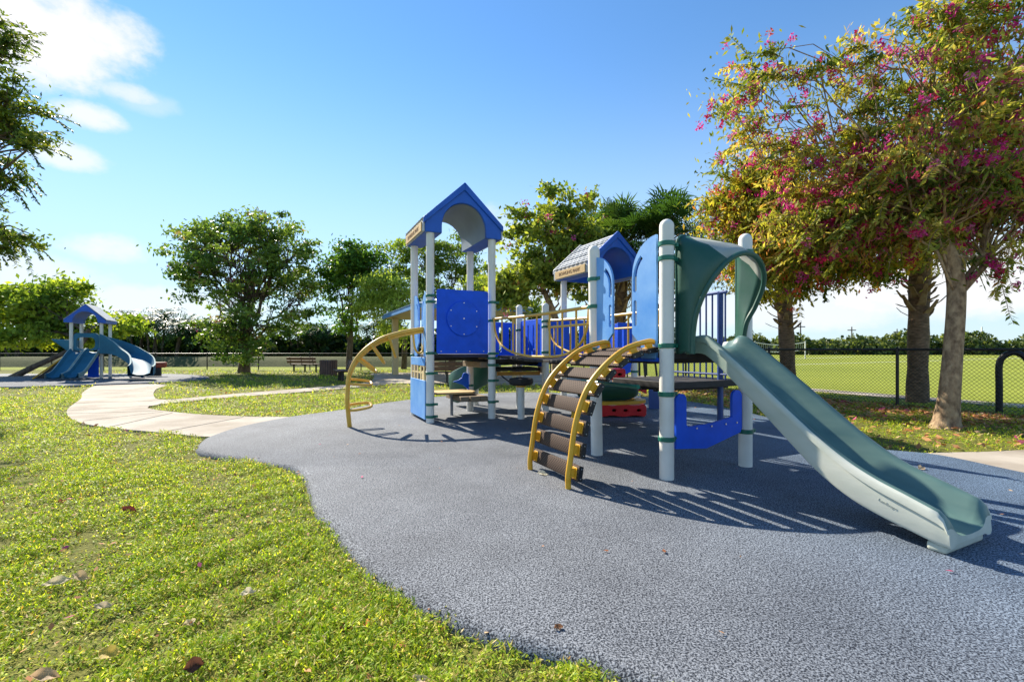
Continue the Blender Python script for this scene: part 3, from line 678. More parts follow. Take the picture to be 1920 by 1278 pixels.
# ---- arch climber on the left face
arc_pts = [(-.985, -.02), (-.99, .1), (-.965, .26), (-.91, .57), (-.80, .84), (-.625, 1.035), (-.38, 1.2), (-.107, 1.275), (-.02, 1.272)]
arc = [(p.x, p.z) for p in catmull([(x, 0, z) for x, z in arc_pts], 7)]
ac_root = bpy.data.objects.new('arch_climber', None); C.objects.link(ac_root); ac_root.parent = PS; ac_root['label'] = 'yellow arch climber with brown perforated treads'
BN, BF = .142, .84
for b in (BN, BF):
    mb = MB(); mb.tube([(x, b, z) for x, z in arc], .025, 12)
    x, z = arc[-1]; mb.tube([(x, b, z), (x + .012, b, z - .03), (x + .012, b, 1.13)], .02, 10)
    part('rail', mb, M['yellow'], ac_root)
lens = [0]
for i in range(1, len(arc)): lens.append(lens[-1] + math.hypot(arc[i][0] - arc[i - 1][0], arc[i][1] - arc[i - 1][1]))
def at(sv):
    i = max(j for j in range(len(lens) - 1) if lens[j] <= sv); t = (sv - lens[i]) / (lens[i + 1] - lens[i])
    p = Vector(arc[i]).lerp(Vector(arc[i + 1]), t); tg = (Vector(arc[i + 1]) - Vector(arc[i])).normalized(); return p, tg
tw = .128; mb = MB(); hb = (BF - BN) / 2 + .05
sec = [(-tw / 2, -.035), (-tw / 2 - .004, -.006), (-tw / 2 + .012, .003), (tw / 2 - .012, .003), (tw / 2 + .004, -.006), (tw / 2, -.035), (tw / 2 - .012, -.035), (tw / 2 - .014, -.012), (-tw / 2 + .014, -.012), (-tw / 2 + .012, -.035)]
rows = [[(x, y, z) for y, z in sec] for x in (-hb, hb)]
mb.grid(rows, 0, True); mb.add(rows[0], [tuple(range(9, -1, -1))], 2); mb.add(rows[1], [tuple(range(10))], 2)
for sg in (-1, 1):
    mb.bx(sg * hb, sg * (hb + .01), -tw / 2, tw / 2, -.042, .003, 2)
    for y in (-.042, .042): mb.tube([(sg * (hb + .01), y, -.022), (sg * (hb + .014), y, -.022)], .0055, 6, 3)
    xr = sg * (BF - BN) / 2; mb.bx(xr - .012, xr + .012, -.04, .04, .0, .055, 1); mb.bx(xr - .035, xr + .035, -.05, .05, .004, .01, 1)
proto = None
for i in range(9):
    p, tg = at(.16 + i * .198); nr = Vector((-tg.y, tg.x))          # outward normal of the arch
    nr3 = Vector((nr.x, 0, nr.y)); tg3 = Vector((tg.x, 0, tg.y)); x3 = tg3.cross(nr3)
    c = Vector((p.x, (BN + BF) / 2, p.y)) - nr3 * .068
    if proto is None: o = proto = part('tread', mb, [M['brown'], M['yellow'], M['black'], M['steel']], ac_root, bevel=.003)
    else: o = proto.copy(); C.objects.link(o); o.parent = ac_root
    o.matrix_local = Matrix.Translation(c) @ Matrix((x3, tg3, nr3)).transposed().to_4x4()
mb = MB(); mb.tube([(-.30, BN - .1, .86), (-.30, BF + .1, .86)], .02, 10); part('cross_pipe', mb, M['green_clamp'], ac_root)

# ---- single-rail loop climber on the far left face
lc = bpy.data.objects.new('loop_climber', None); C.objects.link(lc); lc.parent = PS; lc['label'] = 'yellow single arched rail with finger-like rungs'
Fp = Vector((-2.516, 7.06)); Tp = Vector((-1.53, 7.74)); FT = Tp - Fp
sz = [(0, -.02), (-.02, .22), (-.03, .456), (.0, .83), (.13, 1.116), (.37, 1.346), (.67, 1.473), (.97, 1.544), (1.03, 1.545)]
pl = catmull([loc(*(Fp + FT * s), z) for s, z in sz], 6)
mb = MB(); mb.tube(pl, .034, 12); mb.tube([p + Vector((.0, -.0, -.052)) * 1 for p in pl[3:]], .022, 10)
part('rail', mb, M['yellow_pale'], lc)
tot = [0]
for i in range(1, len(pl)): tot.append(tot[-1] + (pl[i] - pl[i - 1]).length)
ft3 = (loc(*Tp) - loc(*Fp)).normalized(); side = Vector((-ft3.y, ft3.x, 0))
cen = loc(*Fp) + ft3 * 1.25 + Vector((0, 0, .25))
for q in (.32, .72, 1.1, 1.42, 1.74):
    i = min(range(len(tot)), key=lambda j: abs(tot[j] - q)); p = pl[i]; tg = (pl[min(i + 1, len(pl) - 1)] - pl[i - 1]).normalized()
    inward = (cen - p); inward -= side * inward.dot(side); inward -= tg * inward.dot(tg); inward = inward.normalized()
    w = side * .10 + tg * .035; ln = .36
    mb = MB(); mb.tube(catmull([p - w * .7, p - w + inward * .1, p - w * .8 + inward * (ln - .04), p + inward * ln, p + w * .8 + inward * (ln - .04), p + w + inward * .1, p + w * .7], 4), .021, 8)
    part('rung', mb, M['yellow_pale'], lc)
e_ = pl[-1]; mb = MB(); mb.tube(catmull([e_, e_ + Vector((.0, 0, -.2)), e_ + Vector((-.02, .0, -.36)), e_ + Vector((-.1, 0, -.4)), e_ + Vector((-.16, 0, -.3)), e_ + Vector((-.19, 0, -.02))], 4), .018, 8)
part('handle', mb, M['yellow_pale'], lc)

# ---- straight slide with hood, leaving the front face
lo = [(0, 1.15), (.13, 1.165), (.267, 1.11), (.64, .812), (1.08, .434), (1.25, .30), (1.434, .195), (1.60, .135), (1.76, .095), (1.93, .055)]
hi = [(0, 1.235), (.10, 1.315), (.19, 1.33), (.267, 1.297), (.64, 1.028), (1.08, .687), (1.25, .56), (1.434, .443), (1.60, .365), (1.76, .31), (1.93, .25)]
def interp(pts, t):
    c = catmull([(x, 0, z) for x, z in pts], 8); xs = [p.x for p in c]; zs = [p.z for p in c]; return float(np.interp(t * 1.03, xs, zs))
c0 = s_ / 2; hwid = .27
rows = []; ts = list(np.linspace(0, 1.87, 50))
for t in ts:
    l, h = interp(lo, t), interp(hi, t); bed = l + .05 if t > .2 else max(1.175, l + .05) if t < .1 else l + .05
    he = h
    w = hwid + (.03 if t < .15 else 0)
    half = [(w - .012, l), (w, l + .02), (w, h - .075), (w + .016, h - .065), (w + .02, h - .02), (w + .006, h), (w - .03, h + .004), (w - .06, h - .018), (w - .085, bed + .07), (w - .115, bed + .018), (w - .17, bed)]
    full = [(c0 - x, -t, z) for x, z in half] + [(c0, -t, bed - .004)] + [(c0 + x, -t, z) for x, z in reversed(half)] + [(c0 + w - .05, -t, l), (c0 + w - .09, -t, bed - .035), (c0 - w + .09, -t, bed - .035), (c0 - w + .05, -t, l)]
    rows.append(full)
# exit end rolls over and down
l, h = interp(lo, 1.87), interp(hi, 1.87)
for dt, dh, dl in ((.035, .035, .0), (.055, .09, .005)):
    r0 = rows[49]; nr_ = []
    for x, y, z in r0:
        f = max(0, (z - l - .05)) / (h - l - .05); nr_.append((x, -1.87 - dt * (1 - .15 * f), z - dh * f - (dl if f <= 0 else 0)))
    rows.append(nr_)
mb = MB(); nsec = len(rows[0]); mb.grid(rows, 0, True)
# material: outward faces chalky, trough smoother
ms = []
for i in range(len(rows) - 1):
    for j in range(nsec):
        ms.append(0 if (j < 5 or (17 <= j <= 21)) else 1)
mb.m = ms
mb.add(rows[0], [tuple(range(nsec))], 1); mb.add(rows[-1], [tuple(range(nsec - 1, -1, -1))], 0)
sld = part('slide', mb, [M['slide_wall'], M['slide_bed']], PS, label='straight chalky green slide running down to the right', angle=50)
mb = MB(); mb.bx(c0 - hwid + .03, c0 + hwid - .03, -1.90, -1.80, .0, .06); part('foot', mb, M['slide_wall'], sld, bevel=.02, segs=3)
slope_ang = math.atan2(interp(hi, 1.72) - interp(hi, 1.58), .14)
mw = Matrix.Translation((c0 - hwid - .001, -1.62, (interp(hi, 1.62) + interp(lo, 1.62)) / 2 - .01)) @ Matrix.Rotation(R(-90), 4, 'Z') @ Matrix.Rotation(R(90), 4, 'X') @ Matrix.Rotation(slope_ang, 4, 'Z')
text_mesh('embossed_lettering', 'Landscape', .026, M['hood_pale'], sld, mw, .0012)

# hood: lofted shell
nS = 40
back = catmull([(.13, 0, 1.16), (.13, 0, 1.5), (.13, 0, 1.85), (.132, 0, 2.17), (.18, 0, 2.265), (.32, 0, 2.27), (.54, 0, 2.265), (.76, 0, 2.26), (.90, 0, 2.25), (.948, 0, 2.15), (.95, 0, 1.85), (.95, 0, 1.5), (.95, 0, 1.16)], 8)
front = catmull([(.145, -.17, 1.16), (.15, -.175, 1.36), (.165, -.20, 1.54), (.215, -.26, 1.74), (.31, -.33, 1.92), (.43, -.37, 2.03), (.58, -.385, 2.075), (.74, -.375, 2.05), (.875, -.345, 1.94), (.93, -.30, 1.80), (.93, -.22, 1.62), (.90, -.14, 1.44), (.90, -.10, 1.16)], 8)
mid = [(p * .5 + q * .5) + Vector((0, -.01, .02)) for p, q in zip(back, front)]
mb = MB(); mb.grid([back, [(Vector(p) * .75 + Vector(q) * .25) for p, q in zip(back, front)], mid, [(Vector(p) * .25 + Vector(q) * .75) + Vector((0, -.005, .01)) for p, q in zip(back, front)], front])
nb_ = len(back)
mb.m = [1 if 0 <= (i % (nb_ - 1)) - 37 <= 32 else 0 for i in range(len(mb.f))]  # paler faces along the top paint in the sun on the hood
hood = part('slide_hood', mb, [M['green'], M['hood_pale']], PS, label='dark green arched hood at the slide top', angle=60)
so_ = hood.modifiers.new('thick', 'SOLIDIFY'); so_.thickness = .03; so_.offset = 0
mb = MB(); mb.tube(front, .024, 10); mb.tube(back, .018, 8); part('hood_rim', mb, M['green'], hood)

# pipe barrier of the low deck
mb = MB(); xb = 2 * s_
mb.tube([(xb, 1.02 * s_, 1.98), (xb, 2.02 * s_, 1.98)], .022, 10); mb.tube([(xb, 1.02 * s_, 1.215), (xb, 2.02 * s_, 1.215)], .016, 8); mb.tube([(xb, 1.02 * s_, .86), (xb, 2.02 * s_, .86)], .016, 8)
for i in range(11): y = (1.04 + i * .098) * s_; mb.tube([(xb, y, .79), (xb, y, 1.98)], .012, 8)
part('barrier', mb, M['navy'], PS, label='navy blue pipe barrier of vertical bars')
for bb in (1.13, 2.04):
    mb = MB(); mb.tube([(xb + .02, bb * s_, 0), (xb + .02, bb * s_, 2.0)], .04, 14); part('barrier_post', mb, M['navy'], PS)
# black handrail loops at the low deck's far end
for (u0, u1, Y_, z1) in [(1199, 1206, 7.0, 1.32), (1212, 1228, 7.2, 1.16)]:
    x0, x1 = (u0 - 960) / F * Y_, (u1 - 960) / F * (Y_ - .15)
    pts = [loc(x0, Y_, .79), loc(x0, Y_, z1 - .1), loc(x0 + .05, Y_ - .02, z1), loc((x0 + x1) / 2, Y_ - .08, z1 - .0), loc(x1, Y_ - .12, z1 - .1), loc(x1 + .03, Y_ - .15, .79)]
    mb = MB(); mb.tube(catmull(pts, 5), .017, 8); part('handrail', mb, M['black'], PS)
# red transfer steps
def red_block(u0, u1, Y_, z0, z1, dep, holes, lobes=0):
    x0, x1 = (u0 - 960) / F * Y_, (u1 - 960) / F * Y_; w = x1 - x0; hol = []
    for c in holes: hol.append([(x0 + w * c + .042 * math.cos(R(t)), (z0 + z1) / 2 + .028 * math.sin(R(t))) for t in range(0, 360, 30)])
    top = [(x0 + w * t, z1 - lobes * .5 * (1 - math.cos(t * 4 * math.pi)) * .5) for t in np.linspace(.96, .04, 14)]
    bot = [(x0 + w * t, z0 + lobes * .4 * (1 - math.cos(t * 4 * math.pi)) * .5) for t in np.linspace(.04, .96, 14)]
    ol = [(x1, z1 - .05)] + top + [(x0, z1 - .05), (x0, z0 + .04)] + bot + [(x1, z0 + .04)]
    mb = MB(); mb.prism(ol, lambda p, d: loc(p[0], Y_ + d, p[1]), dep, hol); bk = MB()
    o = part('transfer_step', mb, M['red'], PS, bevel=.012, segs=3)
    mb2 = MB(); mb2.prism([(x0 + .03, z0 + .03), (x1 - .03, z0 + .03), (x1 - .03, z1 - .05), (x0 + .03, z1 - .05)], lambda p, d: loc(p[0], Y_ + dep * .35 + d, p[1]), .03)
    part('step_core', mb2, M['dark_rubber'], o); return o
red_block(1126, 1212, 8.06, .01, .235, .36, (.30, .55, .84), .06)
red_block(1124, 1173, 8.0, .665, .86, .3, (.32, .78))
mb = MB(); x_ = (1200 - 960) / F * 8.6; mb.prism([(x_ - .13, .36), (x_, .42), (x_ + .13, .36), (x_ + .13, .46), (x_ - .13, .46)], lambda p, d: loc(p[0], 8.6 + d, p[1]), .2)
part('transfer_step', mb, M['red'], PS, bevel=.01)
mb = MB(); x_ = (1197 - 960) / F * 8.4; mb.prism([(x_ - .04, .2), (x_ + .04, .2), (x_ + .04, .4), (x_ - .04, .4)], lambda p, d: loc(p[0], 8.4 + d, p[1]), .02, [rrect(x_ - .025, x_ + .025, zz, zz + .04, .005) for zz in (.22, .28, .34)])
part('info_plate', mb, M['white'], PS)
mb = MB(); x_ = (1228 - 960) / F * 9.2; mb.prism([(x_ - .12, 0), (x_ + .1, 0), (x_ + .1, .42), (x_ - .12, .42)], lambda p, d: loc(p[0], 9.2 + d, p[1]), .04); part('lower_panel', mb, M['navy'], PS, bevel=.005)

# green spiral slide behind the left tower
mb = MB(); rows = []
for i in range(26):
    t = i / 25; ang = R(60 - 250 * t); z = 1.10 - .95 * t; cx, cy = .45, Ab + s_ + .85; row = []
    for (r_, h) in [(.28, .42), (.30, .43), (.33, .36), (.37, .1), (.46, .0), (.62, -.02), (.74, .06), (.82, .36), (.84, .5), (.87, .51), (.9, .48), (.87, .2), (.78, -.06), (.6, -.1), (.4, -.06), (.3, .1)]:
        row.append((cx + .66 * r_ * math.cos(ang), cy + .66 * r_ * math.sin(ang), max(z + h, .02)))
    rows.append(row)
mb.grid(rows, 0, True); part('spiral_slide', mb, M['green'], PS, angle=60)
mb = MB(); mb.tube([(.45, Ab + s_ + .85, 0), (.45, Ab + s_ + .85, 1.5)], .06, 14); part('spiral_post', mb, M['white'], PS)
mb = MB(); rows = [[(.15 + .35 * math.sin(R(t)), Ab + s_ + .05 + .4 * (1 - math.cos(R(t))), z) for z in (1.05, 1.3, 1.6, 1.72)] for t in range(-80, 81, 10)]
mb.grid(rows); w_ = part('curved_wall', mb, M['green'], PS, angle=60); q_ = w_.modifiers.new('t', 'SOLIDIFY'); q_.thickness = .025

# ------------------------------------------------------------------ loose play pieces below
x, y = G(847, 778); pt = empty('play_table', 'tan tabletop on one slim grey leg below the left tower', 'play table', (x, y, 0), RZ)
mb = MB(); mb.prism([(-.36, -.26), (.30, -.30), (.42, -.1), (.36, .28), (-.3, .3), (-.42, .05)], lambda p, d: (p[0], p[1], .44 - d), .035); part('tabletop', mb, M['tan'], pt, bevel=.008)
mb = MB(); mb.tube([(0, 0, 0), (0, 0, .405)], .028, 12); part('leg', mb, pbr('grey_pipe', (.3, .31, .32), .45), pt)
Y_ = 7.9; x = (977 - 960) / F * Y_
ds = empty('drum_seat', 'round black cushion-like drum on a grey pedestal under the bridge', 'play seat', (x, Y_, 0), RZ)
mb = MB(); mb.lathe([(.02, .58), (.17, .585), (.205, .61), (.215, .66), (.2, .70), (.1, .715), (.01, .715)], (0, 0, 0), 24); part('drum', mb, M['dark_rubber'], ds)
mb = MB(); mb.tube([(0, 0, 0), (0, 0, .56)], .06, 14); part('pedestal', mb, M['white'], ds)
mb = MB(); mb.tube([(0, 0, .55), (0, 0, .582)], .09, 18); part('collar', mb, M['yellow'], ds)
Y_ = 7.3; x = (1140 - 960) / F * Y_
rk = empty('rocker_boat', 'green tub-shaped rocker with a yellow rim under the low deck', 'rocker', (x, Y_, 0), R(8))
mb = MB(); rows = []
for i in range(17):
    t = -1 + 2 * i / 16; w = .26 * math.sqrt(max(.02, 1 - t ** 4)); row = []
    for a_ in range(0, 181, 15): row.append((t * .5, w * math.cos(R(a_)), .66 - .30 * math.sin(R(a_)) * (1 - .35 * abs(t) ** 3)))
    rows.append(row)
mb.grid(rows); tb = part('tub', mb, M['green'], rk); q_ = tb.modifiers.new('t', 'SOLIDIFY'); q_.thickness = .02
mb = MB(); mb.prism([(.62 * math.cos(R(t)), .34 * math.sin(R(t))) for t in range(0, 360, 15)], lambda p, d: (p[0], p[1], .40 - d), .05, [[(.46 * math.cos(R(t)), .2 * math.sin(R(t))) for t in range(0, 360, 15)]]); part('rim', mb, M['yellow'], rk, bevel=.01)
for x_ in (-.56,): mb = MB(); mb.tube([(x_, 0, 0), (x_, 0, .40)], .045, 12); part('pedestal', mb, M['yellow'], rk)

# ------------------------------------------------------------------ fences
def fence(name, label, p0, p1, h, post_t, sp=.075, wr=.0032):
    p0, p1 = Vector(p0), Vector(p1); L_ = (p1 - p0).length; d = (p1 - p0) / L_
    root = empty(name, label, 'fence', (p0.x, p0.y, GZ), math.atan2(d.y, d.x))
    n = int(L_ / sp); V = []; Fc = []
    H0, H1 = .04, h - .03; w = H1 - H0
    xs = np.arange(-w, L_, sp)
    for sg in (1, -1):
        for x in xs:
            a0, a1 = (x, x + w) if sg > 0 else (x + w, x); z0, z1 = H0, H1
            # clip to [0, L]
            def cl(xa, za, xb, zb):
                pts = []
                for (q0, r0, q1, r1) in ((xa, za, xb, zb),):
                    t0, t1 = 0, 1; dx = q1 - q0
                    ta, tb_ = (0 - q0) / dx, (L_ - q0) / dx; lo_, hi_ = min(ta, tb_), max(ta, tb_)
                    t0, t1 = max(0, lo_), min(1, hi_)
                    if t1 <= t0: return None
                    return (q0 + dx * t0, r0 + (r1 - r0) * t0, q0 + dx * t1, r0 + (r1 - r0) * t1)
            r = cl(a0, z0, a1, z1)
            if r is None: continue
            o = len(V); oy = .002 * sg
            for (xx, zz) in ((r[0], r[1]), (r[2], r[3])):
                V += [(xx - wr, oy, zz), (xx + wr * .5, oy - wr, zz), (xx + wr * .5, oy + wr, zz)]
            Fc += [(o, o + 1, o + 4, o + 3), (o + 1, o + 2, o + 5, o + 4), (o + 2, o, o + 3, o + 5)]
    mb = MB(); mb.add(V, Fc); part('mesh', mb, M['chain'], root, smooth=False)
    mb = MB(); mb.tube([(0, 0, h), (L_, 0, h)], .026, 10); part('top_rail', mb, M['black'], root)
    mb = MB(); mb.tube([(0, 0, .05), (L_, 0, .05)], .004, 6); part('tension_wire', mb, M['black'], root)
    for t in post_t:
        if 0 <= t <= L_: mb = MB(); mb.lathe([(.03, 0), (.03, h + .02), (.034, h + .025), (.02, h + .055), (.003, h + .06)], (t, 0, 0), 14); part('post', mb, M['black'], root)
    return root
a = fp(-7); b = fp(19.3)
fence('chain_link_fence', 'black chain-link fence running back from the right beside the field', a, b, 1.26, [7 + 3 * i for i in range(-3, 7)], .075, .0046)
fence('chain_link_fence', 'long black chain-link fence across the far left of the lawn', (b.x, b.y), (-45, 26.8), 1.02, [0.03 + 3.05 * i for i in range(15)], .09, .004)
x, y = 9.72, 9.08
hp = empty('hoop_rack', 'black inverted-U metal hoop standing behind the right fence', 'hoop', (x, y, GZ), R(-40))
mb = MB(); mb.tube(catmull([(0, 0, 0), (0, 0, .55), (0, 0, .95), (.06, 0, 1.12), (.2, 0, 1.2), (.34, 0, 1.12), (.4, 0, .95), (.4, 0, .55), (.4, 0, 0)], 5), .055, 14); part('hoop', mb, M['black'], hp)

# ------------------------------------------------------------------ benches, bin, pavilion
def bench(label, x, y, rz, w=1.8):
    r = empty('park_bench', label, 'bench', (x, y, GZ), rz)
    for i in range(3): mb = MB(); mb.bx(-w / 2, w / 2, -.05 + i * .15, .08 + i * .15, .42, .46); part('seat_slat', mb, M['brown_slat'], r, bevel=.005)
    for i in range(2):
        mb = MB(); mb.box((0, .50 + i * .045, .58 + i * .17), (w, .035, .15), Matrix.Rotation(R(-14), 3, 'X')); part('back_slat', mb, M['brown_slat'], r, bevel=.005)
    for q in (-w / 2 + .2, 0, w / 2 - .2):
        mb = MB(); mb.bx(q - .03, q + .03, .12, .2, 0, .42); mb.bx(q - .03, q + .03, -.04, .46, .38, .418)
        mb.tube([(q, .44, .40), (q, .56, .86)], .02, 8); part('leg', mb, M['black'], r)
    return r
x, y = G(575, 694.5); bench('brown slatted bench left of the slatted bin near the far fence', x, y, R(172), 1.75)
x, y = G(633, 712); bench('brown slatted bench seen end-on, right of the slatted bin', x, y - .1, R(-62), 1.5)
x, y = G(838, 717); bench('brown slatted bench behind the left tower, beside the pavilion slab', x, y + .2, R(180), 1.7)
x, y = G(616, 702); tr = empty('trash_bin', 'round litter bin with vertical brown slats on the lawn', 'litter bin', (x, y, GZ))
mb = MB(); mb.lathe([(.3, .05), (.36, .08), (.36, .72), (.3, .74)], (0, 0, 0), 24); part('liner', mb, M['black'], tr)
for i in range(22):
    t = R(360 * i / 22); mb = MB(); mb.box((.385 * math.cos(t), .385 * math.sin(t), .4), (.025, .085, .72), Matrix.Rotation(t, 3, 'Z')); part('slat', mb, M['brown_slat'], tr, bevel=.004)

pv = empty('pavilion', 'open picnic shelter with cream posts and pale hipped metal roof behind the left tower', 'pavilion', (-3.43, 16.5, GZ), RZ)
W_, D_, ze = 4.7, 7.0, 2.78
for xx in (.45, W_ - .45):
    for yy in (.5, D_ - .75): mb = MB(); mb.bx(xx - .14, xx + .14, yy - .14, yy + .14, 0, ze); part('post', mb, M['cream'], pv, bevel=.01)
mb = MB(); rz_ = ze + .8; rl = [(W_ / 2, W_ / 2, rz_), (W_ / 2, D_ - W_ / 2, rz_)]; cs = [(-.05, -.05, ze + .17), (W_ + .05, -.05, ze + .17), (W_ + .05, D_ + .05, ze + .17), (-.05, D_ + .05, ze + .17)]
mb.add(cs + rl, [(0, 1, 4), (1, 2, 5, 4), (2, 3, 5), (3, 0, 4, 5)])
# standing seams
for i in range(1, 14):
    yy = D_ * i / 14
    for sg in (0, 1):
        x0 = -.05 if sg == 0 else W_ + .05; k_ = min(1, min(yy, D_ - yy) / (W_ / 2)); x1 = x0 + (W_ / 2 - x0) * k_ if sg == 0 else x0 - (x0 - W_ / 2) * k_
        mb.tube([(x0, yy, ze + .185), (x1, yy, ze + .185 + (rz_ - ze - .17) * k_)], .02, 4)
for i in range(1, 10):
    xx = W_ * i / 10; k_ = min(1, min(xx, W_ - xx) / (W_ / 2))
    mb.tube([(xx, -.05, ze + .185), (xx, -.05 + (W_ / 2) * k_, ze + .185 + (rz_ - ze - .17) * k_)], .02, 4)
part('roof', mb, M['roof_metal'], pv, smooth=False)
mb = MB()
for (x0, x1, y0, y1) in ((-.03, .03, 0, D_), (W_ - .03, W_ + .03, 0, D_), (.04, W_ - .04, -.03, .03), (.04, W_ - .04, D_ - .03, D_ + .03)): mb.bx(x0, x1, y0, y1, ze, ze + .165)
part('fascia', mb, M['fascia_blue'], pv)
mb = MB(); mb.bx(.035, W_ - .035, .035, D_ - .035, ze + .02, ze + .06); part('ceiling', mb, M['cream'], pv)

# ------------------------------------------------------------------ second playground, far left
q0 = Vector(((133.6 - 960) / F * 18.4, 18.4)); PS2 = empty('play_structure', 'small distant playground tower with blue gabled roof, double slide and curved slide', 'playground structure', (q0.x, q0.y, .02), R(25))
def p2(name, mb, mat, parent=PS2, **k): return part(name, mb, mat, parent, **k)
sw = .95
for xx, yy in ((0, 0), (sw, 0), (0, sw), (sw, sw)): mb = MB(); mb.lathe([(.06, 0), (.06, 2.3)], (xx, yy, 0), 12); p2('post', mb, M['white'])
mb = MB(); hw = .66; cx = sw / 2; zs = 2.27
arch = arc2(cx, zs + .02, .40, 180, 0, 12, rz=.44)
ol = [(cx - hw, zs), (cx - .40, zs)] + arch + [(cx + .40, zs), (cx + hw, zs), (cx + hw, zs + .1), (cx, zs + .74), (cx - hw, zs + .1)]
mb.prism(ol, lambda p, d: (p[0], -.15 + d, p[1]), sw + .3); rr = p2('roof', mb, M['blue_gable'])
mb = MB()
for sg in (-1, 1): mb.prism([(cx, zs + .75), (cx + sg * (hw + .02), zs + .11), (cx + sg * (hw + .02), zs + .135), (cx, zs + .775)], lambda p, d: (p[0], -.12 + d, p[1]), sw + .24)
p2('roof_cover', mb, M['grey_roof'], rr)
mb = MB(); mb.bx(0, sw, 0, sw, 1.0, 1.06); p2('deck', mb, M['dark_rubber'])
pf = [(0, 1.07), (-.2, .98), (-.55, .62), (-.85, .32), (-1.05, .17), (-1.3, .1)]
M['blue_slide'] = pbr('teal_blue_slide_plastic', (.02, .15, .25), .7, .15, 2)
M['pale_edge'] = pbr('pale_slide_edge', (.3, .42, .42), .7, spec=.2)
for k_ in range(2):
    x0 = .0 + k_ * .5; rows = []
    for y, z in [(p.x, p.z) for p in catmull([(y, 0, z) for y, z in pf], 4)]:
        rows.append([(x0 - .45 * (-y / 1.3) * .7 + dx, y, z + h) for dx, h in ((0, .0), (0, .16), (.03, .17), (.07, .03), (.24, 0.0), (.41, .03), (.45, .17), (.48, .16), (.48, 0), (.41, -.03), (.07, -.03))])
    mb = MB(); mb.grid(rows, 0, True)
    nn = 11; mb.m = [1 if (f % nn) in (0, 1, 6, 7) else 0 for f in range(len(mb.f))]
    p2('slide', mb, [M['blue_slide'], M['pale_edge']], angle=50)
mb = MB(); mb.prism(rrect(.07, sw - .07, 1.15, 1.85, .14), lambda p, d: (p[0], -.02 + d, p[1]), .05, [rrect(.16, sw - .2, 1.08 + .12, 1.68, .16)]); p2('slide_hood', mb, M['blue_slide'])
def l2(u, v, Y):
    d = Vector((xat0(u, Y), Y)) - q0; c_, s2 = math.cos(R(25)), math.sin(R(25)); return Vector((d.x * c_ + d.y * s2, -d.x * s2 + d.y * c_, CAMH - (v - 655) * Y / F - .02))
xat0 = lambda u, Y: (u - 960) / F * Y
cp = catmull([l2(190, 660, 18.75), l2(215, 661, 18.95), l2(242, 667, 18.9), l2(264, 681, 18.3), l2(268, 696, 17.6), l2(263, 702.5, 17.15)], 5)
mb = MB(); rows = []; kn = len(cp)
for i, p in enumerate(cp):
    t_ = cp[min(i + 1, kn - 1)] - cp[max(i - 1, 0)]; nr_ = Vector((-t_.y, t_.x, 0)).normalized(); f = i / (kn - 1); hw_ = .34; hl, hr = .30 + .4 * max(0, 1 - f * 2.2), .34 + .4 * max(0, 1 - f * 2.2)
    rows.append([p + nr_ * a_ + Vector((0, 0, h_)) for a_, h_ in ((-hw_ - .04, -.04), (-hw_ - .05, hr), (-hw_, hr + .02), (-hw_ + .06, .06), (-.1, 0), (.1, 0), (hw_ - .06, .06), (hw_, hl + .02), (hw_ + .05, hl), (hw_ + .04, -.04), (0, -.08))])
mb.grid(rows, 0, True); mb.m = [1 if (f % 11) in (1, 7) else 0 for f in range(len(mb.f))]
p2('curved_slide', mb, [M['blue_slide'], M['pale_edge']], angle=60)
mb = MB(); mb.prism([(-.02, 1.05), (-.02, 1.58), (-.75, 1.6), (-.55, 1.42), (-.25, 1.12)], lambda p, d: (p[0], .3 + d, p[1]), .5); p2('side_hood', mb, M['blue_slide'], bevel=.04)
mb = MB(); mb.prism([(-.05, 1.05), (-1.15, .02), (-.5, .02), (-.05, .3)], lambda p, d: (p[0], .15 + d, p[1]), .05); cn = p2('climbing_net', mb, M['black'])
mb = MB(); mb.tube([(-.05, .12, 1.07), (-1.2, .12, .02)], .03, 8); p2('net_pipe', mb, M['yellow'], cn)
mb = MB(); mb.bx(sw - .42, sw - .07, -.06, -.03, .05, 1.0); p2('lower_panel', mb, M['blue'])
mb = MB(); mb.bx(.55, 1.1, sw - .05, sw, 1.1, 1.5); p2('back_panel', mb, M['blue'])
for xx in (1.75, 2.15): mb = MB(); mb.lathe([(.05, 0), (.05, 1.0)], (xx, .55, 0), 10); p2('stub_post', mb, M['white'])
mb = MB(); mb.bx(1.77, 2.13, .52, .56, .45, .98); p2('stub_panel', mb, M['blue'])
mb = MB(); mb.bx(2.1, 3.0, .5, .8, .38, .62); p2('play_dashboard', mb, pbr('orange_red_plastic', (.4, .07, .03), .5), bevel=.05)
mb = MB(); mb.bx(2.3, 2.8, .55, .75, .02, .379); p2('dashboard_stand', mb, M['dark_rubber'])

